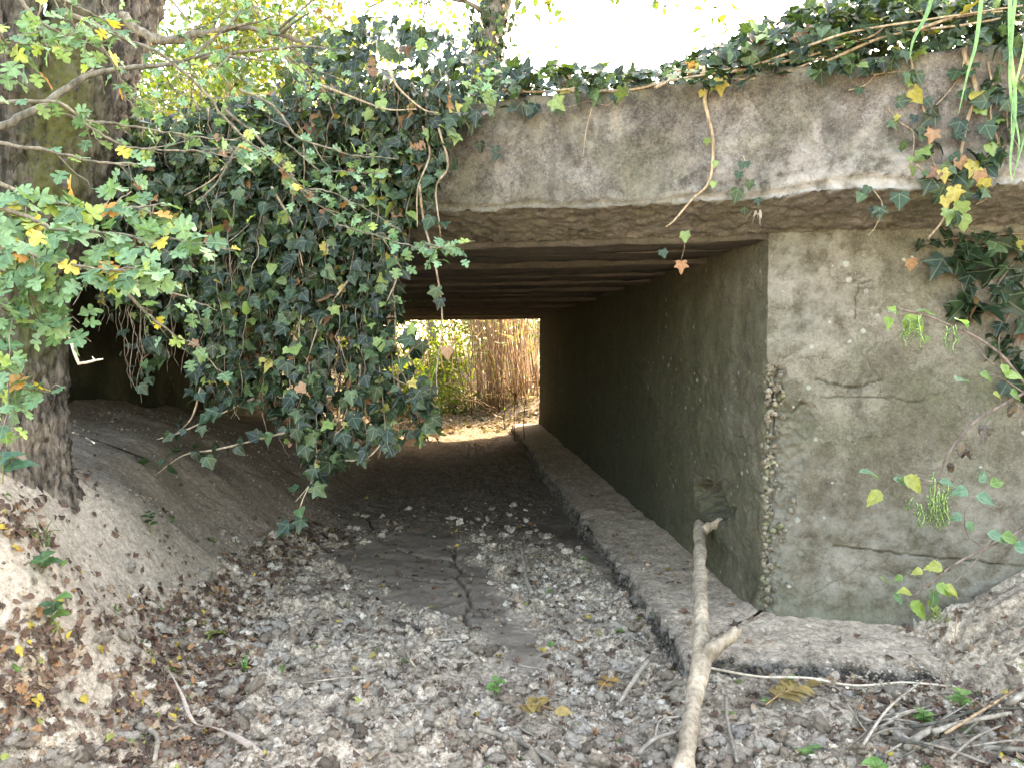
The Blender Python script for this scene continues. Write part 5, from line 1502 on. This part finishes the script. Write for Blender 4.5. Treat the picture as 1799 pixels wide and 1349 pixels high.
for k in range(20):                               # the loose pile of thin dead twigs at the lower right
    u_, v_ = rng.uniform(1500, 1790), rng.uniform(1235, 1345)
    a = rng.normal(-.35, .5); l_ = rng.uniform(45, 120)
    o = stick('twig', 'thin dead twig lying loose in the twig pile at the lower right', [(u_ - l_ * math.cos(a), v_ - .6 * l_ * math.sin(a), .012), (u_ + rng.normal(0, 5), v_ + rng.normal(0, 3), .03), (u_ + l_ * math.cos(a), v_ + .6 * l_ * math.sin(a), .02)], rng.uniform(.0025, .0055), rng.uniform(.45, 1.25), M_TWIG if k % 3 == 0 else M_STICK, cat='twig', sides=6)
    o['group'] = 'thin dead twigs of the pile at the lower right'

# the long dry reed leaf at the bottom left
pts = [(296, 1198, .05), (318, 1235, .04), (340, 1280, .025), (375, 1293, .03), (420, 1312, .03), (470, 1345, .02)]
q = catmull([onground(a, b, c) for a, b, c in pts], 8)
s = np.linspace(0, 1, len(q))
wd = np.interp(s, [0, .25, .42, .5, .75, 1], [.002, .007, .008, .012, .022, .019])
tg = nrm(np.gradient(q, axis=0)); sd_ = nrm(np.cross(tg, Z3 + np.array([0, .4, 0])))
v = np.concatenate([q - sd_ * wd[:, None], q + Z3 * (-.004 * (wd / .02))[:, None], q + sd_ * wd[:, None] + Z3 * .004])
n = len(q); i = np.arange(n - 1)
g = Geo(); g.add(v, np.concatenate([np.stack([i, i + n, i + n + 1, i + 1], 1), np.stack([i + n, i + 2 * n, i + 2 * n + 1, i + n + 1], 1)]), (.62, .50, .40))
m_rl = leaf_mat('dry_reed_leaf', .15, .5, 0, (1.1, 1, .8))
tag(obj('reed_leaf', g.mesh('reed_leaf', m_rl, True)), 'long pale bent dry reed leaf lying at the lower left', 'reed leaf')

# ------------------------------------------------------------------ clods of dry mud
def ico0(seed):
    ph = (1 + 5 ** .5) / 2
    v = nrm(np.array([(-1, ph, 0), (1, ph, 0), (-1, -ph, 0), (1, -ph, 0), (0, -1, ph), (0, 1, ph), (0, -1, -ph), (0, 1, -ph), (ph, 0, -1), (ph, 0, 1), (-ph, 0, -1), (-ph, 0, 1)], float))
    f = np.array([(0, 11, 5), (0, 5, 1), (0, 1, 7), (0, 7, 10), (0, 10, 11), (1, 5, 9), (5, 11, 4), (11, 10, 2), (10, 7, 6), (7, 1, 8), (3, 9, 4), (3, 4, 2), (3, 2, 6), (3, 6, 8), (3, 8, 9), (4, 9, 5), (2, 4, 11), (6, 2, 10), (8, 6, 7), (9, 8, 1)])
    v = v * np.random.default_rng(seed).uniform(.6, 1.3, (12, 1))
    return v, f, v[:, :2] * 0
def crumb_cluster(seed, k):                       # a clod as a knot of angular crumbs grown together
    r_ = np.random.default_rng(seed)
    V, F, n = [], [], 0
    for j in range(k):
        v, f, _ = ico0(seed * 31 + j)
        c = nrm(r_.normal(size=3)) * r_.uniform(.25, .75) * np.array([1, .8, .45]) if j else np.zeros(3)
        s_ = r_.uniform(.22, .5) if j else .62
        q, _r = np.linalg.qr(r_.normal(size=(3, 3)))
        v = (v * np.array([1, .85, .6])) @ q * s_ + c
        V.append(v); F.append(f + n); n += len(v)
    V = np.concatenate(V) * np.array([1.1, 1.0, .78])
    return V, np.concatenate(F), V[:, :2] * 0
T_CLOD = [crumb_cluster(s + 1, 11) for s in range(8)]
T_CRUMB = [crumb_cluster(60 + s, 4) for s in range(6)]
def scatter(n, region, dens):
    out = []
    while sum(map(len, out)) < n:
        x = rng.uniform(region[0], region[1], 4 * n); y = rng.uniform(region[2], region[3], 4 * n)
        k = rng.random(4 * n) < dens(x, y)
        out.append(np.stack([x[k], y[k]], -1))
        if len(out) > 60: break
    return np.concatenate(out)[:n]
def rub_d(x, y):
    s, bank, sm, ins, rub = masks(x, y)
    p3 = np.stack([x, y, x * 0], -1)
    patch = sstep(-.4, .3, perlin(p3 * 2.6 + 9))
    band = polysoft(x, y, [G(a, b)[:2] for a, b in [(790, 870), (900, 880), (1000, 950), (1100, 1040), (1215, 1170), (1180, 1349), (960, 1349), (980, 1170), (930, 1090), (870, 1000), (800, 930)]], .06)
    d = np.clip(rub * (.15 + .85 * patch) + .7 * band * (1 - sm), 0, 1) * np.clip(1.5 - .25 * y, .04, 1)
    d = d * ~over_footing(x, y) * (1 - sstep(1.5, 2.1, x) * .6)
    return d
PAL_CLOD = [(.62, .52, .41), (.55, .45, .345), (.45, .36, .27), (.68, .59, .485), (.28, .22, .165), (.46, .36, .27)]
def CLODLAB(c, p):
    t = ('pale', 'light beige', 'beige-grey', 'very pale', 'brown', 'tan')[c]; w_ = whereabouts(p)
    return f'{t} crumbly dry mud clod {w_}', f'{t} mud clods {w_}'
L = Leaves(T_CLOD, PAL_CLOD, [6, 5, 2.5, 4, .6, 2])
xy = scatter(3000, (-1.5, 2.6, 1.75, 6.2), rub_d)
m = len(xy)
sz = .013 + .044 * rng.random(m) ** 2.4
z = ground_z(xy[:, 0], xy[:, 1])
L.add(np.column_stack([xy, z + sz * .15]), rnd(m) * [1, 1, .25], Z3 + rnd(m, .3), sz)
L.build('mud_clod', M_SOIL, None, 300, None, 'mud clod', None, 'mud_clods', 'many smaller dry mud clods strewn over the stream bed', CLODLAB)
L = Leaves(T_CRUMB, PAL_CLOD, [5, 5, 4, 2, 2, 2])
xy = scatter(7000, (-1.6, 2.8, 1.7, 6.0), lambda x, y: np.clip(rub_d(x, y) + .05, 0, 1) * ~over_footing(x, y) * (1 - .9 * masks(x, y)[2]))
m = len(xy)
sz = .0035 + .008 * rng.random(m) ** 2
L.add(np.column_stack([xy, ground_z(xy[:, 0], xy[:, 1]) + sz * .3]), rnd(m) * [1, 1, .3], Z3 + rnd(m, .4), sz)
L.build('mud_crumbs', M_SOIL, None, 0, rest_label='fine crumbs of dry mud strewn over the stream bed')
T_GRIT = [ico0(s) for s in range(6)]
L = Leaves(T_GRIT, PAL_CLOD, [5, 5, 4, 3, 2, 2])
xy = scatter(14000, (-1.6, 2.8, 1.7, 4.6), lambda x, y: np.clip(rub_d(x, y) + .12, 0, 1) * ~over_footing(x, y) * (1 - .97 * masks(x, y)[2]))
m = len(xy)
sz = .0025 + .005 * rng.random(m) ** 2
L.add(np.column_stack([xy, ground_z(xy[:, 0], xy[:, 1]) + sz * .4]), rnd(m) * [1, 1, .3], Z3 + rnd(m, .4), sz)
L.build('mud_grit', M_SOIL, None, 0, rest_label='grit of dry mud between the clods on the stream bed')
# pebbles laid bare at the broken corner of the abutment, and along the rough side of the footing
L = Leaves(T_GRIT, [(.31, .27, .20), (.25, .22, .155), (.36, .315, .24), (.18, .16, .115), (.21, .205, .12)], [4, 4, 2, 3, 3])
m = 380
zc = rng.uniform(.2, 1.24, m); t_ = np.abs(rng.normal(0, .05, m)) * np.clip(.7 + 1.3 * perlin(np.stack([zc * 4, zc * 0, zc * 0 + 2], -1)), .15, 1.6); w_ = (rng.random(m) < .3)
p = FC(t_, zc, np.full(m, -.022) + .012 * t_ / .04); p[w_] = A0 + np.stack([np.full(w_.sum(), .012), np.abs(rng.normal(0, .025, w_.sum())), zc[w_]], -1)
L.add(p, rnd(m), rnd(m), rng.uniform(.003, .016, m) * rng.choice([.6, 1, 1.2], m))
L.build('bared_pebbles', M_SOIL, bridge, 0)
L = Leaves(T_GRIT, [(.17, .15, .125), (.14, .124, .105), (.21, .185, .15), (.10, .09, .078)], [4, 4, 2, 3])
ln = np.concatenate([[[A0[0] - LW, 8.0]], [oc], [oc + T[:2] * 1.5]])
m = 1500
a_ = rng.random(m) < .55
f_ = rng.random(m) ** np.where(a_, .35, 1)
p = np.where(a_[:, None], ln[0] + (ln[1] - ln[0]) * f_[:, None], ln[1] + (ln[2] - ln[1]) * f_[:, None])
ov = np.where(a_[:, None], np.array([[-1.0, 0]]), NO[None, :2])
zc = rng.uniform(-.02, .13, m)
p = p + ov * (rng.uniform(-.012, .02, m) + (zc < .05) * .008)[:, None]
L.add(np.column_stack([p, zc]), rnd(m), rnd(m), rng.uniform(.003, .012, m))
L.build('bared_pebbles', M_SOIL, bridge, 0)
# crumbs on the mud heap against the abutment
L = Leaves(T_CRUMB, PAL_CLOD, [5, 5, 4, 3, 2, 2])
m = 1300
t_ = .15 + 1.2 * rng.random(m); o_ = .03 + .65 * rng.random(m) ** 1.2
p = FC(t_, 0, o_); zg = np.maximum(ground_z(p[:, 0], p[:, 1]), .158)
L.add(np.column_stack([p[:, :2], zg + .001]), rnd(m) * [1, 1, .3], Z3 + rnd(m, .4), .003 + .012 * rng.random(m) ** 3)
L.build('mud_crumbs', M_SOIL, None, 0, rest_label='crumbs of dry mud on the heap against the abutment')
L = Leaves(T_CRUMB, PAL_CLOD, [3, 5, 5, 2, 3, 3])
m = 1500
f_ = rng.random(m); a_ = rng.random(m) < .6
y_ = oc[1] + .1 + (8.5 - oc[1]) * rng.random(m) ** 2
pa = np.stack([A0[0] - LW * (.02 + .93 * rng.random(m)), y_], -1)
pb = FC(1.25 * rng.random(m), 0, .02 + .40 * rng.random(m))[:, :2]
xy = np.where(a_[:, None], pa, pb)
zg = np.maximum(ground_z(xy[:, 0], xy[:, 1]), .160 + .006 * rng.random(m))
L.add(np.column_stack([xy, zg]), rnd(m) * [1, 1, .3], Z3 + rnd(m, .4), .002 + .009 * rng.random(m) ** 3.5)
L.build('mud_crumbs', M_SOIL, None, 0, rest_label='crumbs of dry mud lying on the footing ledge')
L = Leaves(T_GRIT, [(.40, .335, .265), (.33, .27, .205), (.27, .215, .165), (.48, .41, .33)], [4, 5, 4, 2])
xy = scatter(4200, (-2.6, -.8, 1.7, 6.5), lambda x, y: (masks(x, y)[1] > .5) * (.15 + .85 * sstep(-.1, .4, perlin(np.stack([x * 3.3, y * 3.3, x * 0 + 4], -1)))))
m = len(xy)
sz = .002 + .009 * rng.random(m) ** 5
L.add(np.column_stack([xy, ground_z(xy[:, 0], xy[:, 1]) + sz * .3]), rnd(m) * [1, 1, .3], Z3 + rnd(m, .4), sz)
L.build('bank_grit', M_SOIL, None, 0, rest_label='grit and small crumbs lying on the left bank')
# two stones
for u_, v_, s_, lab in ((1492, 1225, .040, 'angular grey stone lying on the straw in front of the footing'), (1300, 1290, .055, 'flat grey-brown stone right of the big branch at the bottom'), (1545, 1330, .022, 'small rounded pale stone beside the twig pile')):
    tv, tf, tu = T_CLOD[int(s_ * 1000) % 8]
    p = onground(u_, v_, s_ * .3)
    g = Geo(); g.add(tv * s_ + p, tf, (.30, .26, .22)); tag(obj('stone', g.mesh('stone', M_SOIL)), lab, 'stone')

# ------------------------------------------------------------------ fallen leaves
PAL_FALL = [(.15, .082, .055), (.20, .118, .075), (.10, .062, .045), (.29, .185, .115), (.36, .18, .08), (.38, .27, .175), (.50, .36, .06), (.12, .19, .045), (.28, .30, .07)]
T_DEAD = T_DEAD + T_OVAL[:2]
LEAFKIND = ['reddish-brown dry', 'brown dry', 'dark brown dry', 'light brown dry', 'orange-brown dry', 'pale tan dry', 'yellow', 'green', 'yellow-green']
def LEAFLAB(c, p):
    w_ = whereabouts(p)
    return f'{LEAFKIND[c]} fallen leaf lying {w_}', f'{LEAFKIND[c]} leaves {w_}'
BAND = [G(a, b, .04)[:2] for a, b in [(150, 1349), (215, 1240), (250, 1150), (340, 1070), (420, 1000), (500, 935), (600, 915), (620, 950), (520, 990), (470, 1060), (450, 1140), (420, 1230), (350, 1349)]]
def on_bank(u, v):
    out = []
    for a, b in zip(u, v):
        r = ray(a, b); best = None
        t_ = np.linspace(1.2, 9.0, 260)
        p = EYE + r * t_[:, None]
        gzv = ground_z(p[:, 0], p[:, 1], False)
        k = np.nonzero(p[:, 2] < gzv)[0]
        if len(k): out.append(p[k[0], :2])
    return np.array(out)
def fall_d(x, y):
    s, bank, sm, ins, rub = masks(x, y)
    p3 = np.stack([x, y, x * 0], -1)
    d = .075 + .16 * sstep(.0, .4, perlin(p3 * 3.1)) * (1 - sm)
    d = d + 1.0 * polysoft(x, y, BAND, .06)
    d = d + .6 * sstep(1.25, 1.45, x) * sstep(2.7, 2.4, y) 
    d = d * np.where(bank > .5, .22, 1) * np.clip(1.4 - .2 * y, .1, 1)
    d = d * (1 - .8 * over_footing(x, y))
    return np.clip(d, 0, 1)
L = Leaves(T_DEAD, PAL_FALL, [24, 18, 24, 9, 4, 7, 2.0, 1.5, 1.2])
xy = scatter(4700, (-1.7, 2.6, 1.7, 6.5), fall_d)
uu = np.concatenate([rng.normal(40, 40, 100), rng.normal(60, 45, 130), rng.normal(50, 40, 130), rng.uniform(0, 330, 90), rng.normal(220, 60, 60)])
vv = np.concatenate([rng.normal(930, 35, 100), rng.normal(1150, 35, 130), rng.normal(1255, 50, 130), rng.uniform(900, 1300, 90), rng.normal(1075, 22, 60)])
xy = np.concatenate([xy, on_bank(uu, vv)])
m = len(xy)
zc = ground_z(xy[:, 0], xy[:, 1])
oo = (xy[:, 0] - A0[0]) * NO[0] + (xy[:, 1] - A0[1]) * NO[1]
on_ft = over_footing(xy[:, 0], xy[:, 1]) & (oo > 0) | ((xy[:, 0] > A0[0] - LW) & (xy[:, 1] > oc[1]))
zc = np.where(on_ft, np.maximum(zc, .168), zc)
eps = .03
gxn = (ground_z(xy[:, 0] + eps, xy[:, 1], False) - ground_z(xy[:, 0] - eps, xy[:, 1], False)) / (2 * eps)
gyn = (ground_z(xy[:, 0], xy[:, 1] + eps, False) - ground_z(xy[:, 0], xy[:, 1] - eps, False)) / (2 * eps)
gn = nrm(np.stack([-gxn, -gyn, np.ones(m)], -1))
inside_ok = ~((oo < 0.01) & (xy[:, 0] > A0[0] - .02))
y = rnd(m); y = y - gn * (y * gn).sum(-1, keepdims=True) * .85
L.add((np.column_stack([xy, zc]) + gn * rng.uniform(.003, .014, (m, 1)))[inside_ok], y[inside_ok], (gn * rng.choice([1, -1], (m, 1), p=[.55, .45]) + rnd(m, .28))[inside_ok], (rng.uniform(.020, .044, m))[inside_ok])
for a, b, s_, c in ((433, 1090, .085, 5), (365, 1125, .09, 8), (620, 1255, .05, 3), (1010, 1135, .05, 4), (505, 1172, .06, 7), (255, 1205, .05, 7), (365, 1100, .05, 3), (1360, 1300, .05, 3)):
    L.add(onground(a, b, .02), rnd(1)[0] * [1, 1, .2], Z3 + rnd(1, .3)[0], s_, c)
L.build('fallen_leaf', M_DEAD, None, 300, None, 'fallen leaf', None, 'leaf_litter', 'dead leaf litter scattered over the stream bed and bank', LEAFLAB)
# compound dead leaves
def compound(label, u_, v_, a, ln, col, k=4):
    p0 = onground(u_, v_, .015)
    o = thing('compound_leaf', label, 'fallen leaf', tuple(p0))
    d = np.array([math.cos(a), math.sin(a), .12]); sdv = np.array([-math.sin(a), math.cos(a), 0])
    q = p0 + d * np.linspace(0, ln, 8)[:, None] + Z3 * (.02 * np.sin(np.linspace(0, 3, 8)))[:, None]
    g = Geo(); add_tube(g, q, [.0028, .0015], 5, (1.2, 1, .7)); obj('leaf_stalk', g.mesh('leaf_stalk', M_REED), o)
    Lv = Leaves(T_OVAL, [col, tuple(np.array(col) * .75)], [1, 1])
    for j in range(k):
        for sg in (-1, 1):
            pp = q[2 + j] ; Lv.add(pp, d * .5 + sdv * sg + Z3 * .1, Z3 + rnd(1, .35)[0], ln * .42 * rng.uniform(.8, 1.1))
    Lv.add(q[-1], d, Z3 + rnd(1, .3)[0], ln * .42)
    Lv.build('leaflet', M_DEAD, o, 20)
compound('olive-brown dead compound leaf lying at the front of the footing', 1345, 1245, .35, .19, (.30, .20, .07))
compound('brown curled compound leaf clump beside the short pale stick', 1050, 1225, .8, .12, (.34, .19, .06), 3)
compound('yellowish-brown compound leaf below the round mud patch', 905, 1250, -.5, .15, (.33, .22, .07), 3)

# ------------------------------------------------------------------ seedlings
PAL_SEED = [(.13, .26, .075), (.17, .32, .09), (.22, .34, .10)]
def seedling(label, u_, v_, h, n, size, tmpl=T_NET, name='seedling', pal=PAL_SEED, pos=None):
    p0 = onground(u_, v_) if pos is None else pos
    o = thing(name, label, 'seedling', tuple(p0))
    g = Geo(); top = p0 + np.array([rng.normal(0, .01), rng.normal(0, .01), h])
    q = catmull([p0, (p0 + top) / 2 + rnd(1, .004)[0], top], 5)
    add_tube(g, q, [.002, .0013], 5, (.9, 1.1, .5)); obj('stem', g.mesh('stem', M_VINE), o)
    Lv = Leaves(tmpl, pal, [4, 3, 2])
    for j in range(n):
        a = j * 2.4 + rng.uniform(0, .5); f = .45 + .55 * j / max(1, n - 1)
        d = np.array([math.cos(a), math.sin(a), .25])
        Lv.add(q[int(f * (len(q) - 1))], d, Z3 + .3 * d - FWD * .35, size * rng.uniform(.8, 1.15) * (1.1 - .3 * f))
    Lv.build('leaf', M_NET, o, 40)
seedling('bright green seedling on the clods just below the round mud patch', 868, 1220, .06, 7, .048)
seedling('small three-leaved seedling near the long grey stick at the bottom', 845, 1285, .02, 3, .026, T_OVAL)
seedling('upright green seedling at the right end of the long straw', 1688, 1250, .07, 7, .046)
seedling('green seedling with several leaves in the dark mud hollow at the right', 1618, 1275, .06, 8, .042)
seedling('low green seedling right of the bottom stone', 1420, 1340, .05, 6, .044)
seedling('broad-leaved green seedling on the bottom edge at the right', 1540, 1352, .03, 5, .055)
seedling('small seedling at the foot of the footing near its corner', 1385, 1200, .03, 6, .030, T_OVAL)
seedling('tiny seedling behind the big branch near the compound leaf', 1350, 1240, .02, 4, .026, T_OVAL)
seedling('tiny green seedling beside the rubble on the right', 1280, 1255, .02, 3, .028)
seedling('tiny two-leaved seedling at the right below the short stick', 1170, 1200, .012, 3, .018, T_OVAL)
seedling('tiny seedling among pale clods left of centre', 710, 1165, .015, 4, .022, T_OVAL)
seedling('small sprig on the mud heap under the nettle', 1720, 1165, .02, 4, .03, T_OVAL)
seedling('thin seedling in the half-shade at the foot of the bank', 530, 925, .05, 5, .03)
def bank_pt(u_, v_):
    xy = on_bank([u_], [v_])[0]; return np.array([xy[0], xy[1], gz(*xy)])
seedling('young bramble with three broad dark leaves on the bank at the far left', 70, 1025, .05, 4, .075, T_BRAM, 'bramble_seedling', [(.10, .20, .08), (.08, .16, .07), (.13, .24, .10)], bank_pt(70, 1025))
seedling('young bramble with stacked dark leaves low on the left bank', 92, 1120, .10, 6, .065, T_BRAM, 'bramble_seedling', [(.06, .13, .06), (.05, .10, .05), (.14, .25, .07)], bank_pt(88, 1125))
seedling('leafy sprig growing on the pale bank right of the old tree', 265, 950, .10, 7, .045, T_BRAM, 'bramble_seedling', [(.06, .12, .05), (.09, .16, .06), (.05, .09, .04)], bank_pt(265, 945))
seedling('bluish-green bramble leaf spray at the left edge beside the trunk', -10, 880, .08, 5, .10, T_BRAM, 'bramble_seedling', [(.06, .15, .10), (.05, .12, .09), (.08, .17, .10)], P(5, 850, 2.0))
for k, (u_, v_, lab) in enumerate(((250, 830, 'small ivy seedling on the shaded bank nearest the old tree'), (310, 800, 'ivy runner tip with two leaves on the shaded bank'), (345, 785, 'ivy seedling with pale leaves on the shaded bank under the ivy curtain'))):
    seedling(lab, u_, v_, .03, 4, .05, T_IVY, 'ivy_seedling', [(.06, .12, .05), (.09, .16, .06), (.14, .24, .08)], bank_pt(u_, v_))

# a few grass blades
def blades(name, label, roots, tint, parent_loc, w0=.004):
    o = thing(name, label, 'grass', tuple(parent_loc))
    for pts in roots:
        q = catmull(pts, 8); n = len(q); s = np.linspace(0, 1, n)
        tg = nrm(np.gradient(q, axis=0)); sdv = nrm(np.cross(tg, FWD) + rnd(1, .25)[0])
        wd = w0 * (1 - s ** 2.2) + .0006
        v = np.concatenate([q - sdv * wd[:, None], q + FWD * (wd * .5)[:, None], q + sdv * wd[:, None]])
        i = np.arange(n - 1)
        g = Geo(); g.add(v, np.concatenate([np.stack([i, i + n, i + n + 1, i + 1], 1), np.stack([i + n, i + 2 * n, i + 2 * n + 1, i + n + 1], 1)]), np.array(tint) * rng.uniform(.8, 1.2))
        obj('grass_blade', g.mesh('grass_blade', M_BLADE, True), o)
D = 1.9
blades('grass_tuft', 'long green grass blades drooping from the top right corner', [
    [P(1790, -60, D), P(1778, 60, D), P(1775, 160, D), P(1790, 245, D), P(1784, 300, D)],
    [P(1775, -60, D), P(1775, 80, D), P(1784, 180, D), P(1775, 280, D), P(1778, 320, D)],
    [P(1730, -60, D), P(1722, 20, D), P(1714, 80, D), P(1700, 130, D), P(1684, 200, D)],
    [P(1650, -60, D), P(1630, 20, D), P(1605, 70, D), P(1598, 105, D)],
    [P(1810, -40, D), P(1800, 80, D), P(1780, 170, D), P(1776, 260, D)],
    [P(1815, 200, D), P(1795, 260, D), P(1778, 320, D)]], (.16, .30, .14), FC(.9, 2.4, .6), .0048)
b0 = onground(428, 1180)
blades('grass_tuft', 'thin green grass tuft standing on the clods left of centre', [[b0 + [dx, 0, 0], b0 + [dx * 1.5 + .005, 0, .05], b0 + [dx * 3, 0, h]] for dx, h in ((0, .11), (.006, .085), (-.006, .06))], (.15, .33, .08), b0, .003)
b0 = bank_pt(75, 960)
blades('grass_tuft', 'faint green grass tuft on the left bank above the bramble', [[b0 + [dx, 0, 0], b0 + [dx * 2, -.02, .06], b0 + [dx * 5, -.05, h]] for dx, h in ((0, .13), (.012, .11), (-.012, .09), (.02, .07))], (.16, .25, .10), b0, .003)

# ------------------------------------------------------------------ nettles arching in from the right
PAL_NET = [(.11, .20, .045), (.17, .27, .055), (.27, .29, .065), (.10, .20, .12), (.06, .12, .04), (.07, .055, .045)]
def nettle(label, base, stems, leaves, tassels, dead, dist):
    o = thing('nettle_plant', label, 'nettle', tuple(base))
    first = True
    for pts, r in stems:
        q = [P(a, b, dist) for a, b in pts]
        if first: q = [base, (base * .5 + q[0] * .5) + np.array([.05, 0, .12])] + q
        first = False
        g = Geo(); add_tube(g, catmull(q, 7), [r, r * .5], 7, (.85, .72, .80), r * .08, 50); obj('stem', g.mesh('stem', M_TWIG), o)
    Lv = Leaves(T_NET, PAL_NET, [1] * 6)
    for a, b, dx, dy, s_, c, tw_ in leaves:
        y_ = RIGHT * dx - UP * dy + FWD * rng.normal(0, .25)
        Lv.add(P(a, b, dist - .01), y_, -FWD * tw_ + UP * (1 - abs(tw_)) + RIGHT * rng.normal(0, .2), s_, c)
    Lv.build('nettle_leaf', M_NET, o, 60)
    g = Geo()
    for a, b, l_ in tassels:
        for _ in range(4):
            p = P(a + rng.normal(0, 7), b + rng.normal(0, 6), dist + rng.normal(0, .012)); n = 7
            q = p - Z3 * np.linspace(0, l_, n)[:, None] + np.cumsum(rnd(n, .003), 0)
            add_tube(g, q, [.0012, .0008], 3, (.55, .75, .3))
            for w_ in q[1:]:
                for _k in range(4):
                    pp = w_ + rnd(1, .0045)[0]; e = .0026
                    g.add([pp + [e, 0, 0], pp + [-e, e, 0], pp + [-e, -e, 0], pp + [0, 0, e * 1.5]], [[0, 1, 3], [1, 2, 3], [2, 0, 3], [0, 2, 1]], (.16, .22, .09))
    if tassels: tag(obj('flower_tassels', g.mesh('flower_tassels', M_NET), o), kind='stuff')
    if dead:
        Lv = Leaves(T_DEAD, [(.075, .062, .05), (.11, .085, .06)], [1, 1])
        for a, b, s_ in dead:
            for _ in range(3): Lv.add(P(a + rng.normal(0, 3), b + rng.normal(0, 4), dist + rng.normal(0, .01)), -Z3 + rnd(1, .25)[0], -FWD + rnd(1, .9)[0], s_ * .62)
        Lv.build('withered_leaf', M_DEAD, o, 60)
DN = 1.75
nb = np.array([1.75, 1.45, .25])
nettle('nettle stem with bright leaves arching in front of the abutment at mid height', nb, [([(1830, 700), (1799, 672), (1760, 625), (1710, 590), (1660, 568), (1630, 556), (1575, 542)], .0042), ([(1790, 662), (1745, 640), (1715, 610), (1700, 590)], .002), ([(1799, 690), (1750, 660), (1720, 665)], .002)],
       [(1575, 548, -.6, -.2, .034, 1, .8), (1598, 552, .1, 1, .055, 1, .9), (1602, 560, .8, 1, .05, 1, .8), (1560, 556, -.1, 1, .035, 1, .9), (1610, 545, 1, .15, .045, 3, .2), (1680, 560, 1, .3, .05, 3, .25), (1560, 548, .9, -.1, .035, 3, .3), (1680, 668, 1, -.1, .05, 3, .25), (1722, 655, .9, .5, .04, 0, .6), (1760, 640, .4, .8, .04, 1, .8), (1775, 690, 1, .3, .05, 0, .6), (1745, 690, .8, .4, .03, 2, .5), (1765, 660, 1, 0, .05, 1, .5), (1630, 590, -.3, 1, .02, 0, .7)],
       [(1590, 560, .05), (1618, 560, .06), (1670, 575, .05)], [], DN)
nettle('nettle stem with withered dark leaves and green flower tassels across the abutment', nb + [.05, .02, 0], [([(1830, 670), (1799, 690), (1760, 712), (1720, 735), (1690, 765), (1665, 800), (1650, 840), (1640, 890)], .0045), ([(1655, 850), (1620, 842), (1585, 835), (1570, 832)], .002), ([(1600, 838), (1570, 850), (1545, 870)], .0018)],
       [(1510, 828, 1, .15, .055, 3, .2), (1570, 840, .9, .45, .05, 3, .35), (1580, 838, .9, .7, .04, 4, .5), (1548, 862, -.7, .7, .05, 2, .5), (1650, 845, 1, .2, .04, 3, .4), (1590, 835, .9, .9, .06, 2, .4)],
       [(1650, 835, .10), (1645, 870, .07), (1608, 880, .05), (1630, 870, .06), (1660, 850, .07)], [(1728, 745, .055), (1785, 708, .06), (1700, 790, .05), (1690, 775, .05), (1672, 815, .04)], DN)
nettle('low nettle stem with yellow and green leaves in front of the abutment foot', nb + [.03, -.05, -.02], [([(1830, 915), (1799, 928), (1760, 950), (1720, 968), (1670, 995), (1640, 1020), (1600, 1050)], .0038), ([(1730, 962), (1700, 940), (1695, 900), (1710, 880)], .0015), ([(1799, 880), (1775, 905), (1740, 955), (1690, 1010), (1670, 1030), (1640, 1070), (1620, 1110)], .0018)],
       [(1655, 993, -1, .15, .045, 2, .6), (1620, 1000, -1, .3, .03, 2, .6), (1660, 1030, 1, .6, .05, 2, .5), (1640, 1035, -.2, 1, .05, 4, .9), (1600, 1040, -1, -.2, .04, 2, .4), (1570, 1045, 1, .6, .05, 3, .5), (1600, 1060, .9, .7, .065, 1, .5), (1630, 1055, .8, .9, .05, 2, .5), (1645, 1028, .9, .5, .045, 1, .7), (1548, 1015, .8, .3, .03, 0, .3), (1585, 1010, -.6, .4, .025, 0, .6),
        (1700, 860, -1, .2, .045, 3, .6), (1715, 870, 1, .4, .05, 3, .6), (1690, 905, -1, .3, .035, 3, .6), (1700, 915, .5, 1, .03, 3, .7), (1720, 845, .7, -.6, .04, 3, .7), (1735, 935, 1, .5, .05, 3, .5), (1740, 850, 1, -.2, .04, 0, .6), (1760, 940, .9, .3, .05, 0, .6), (1780, 960, 1, .1, .05, 3, .5)],
       [(1640, 1070, .02)], [(1660, 1000, .02), (1632, 1025, .02), (1552, 1030, .015)], DN)
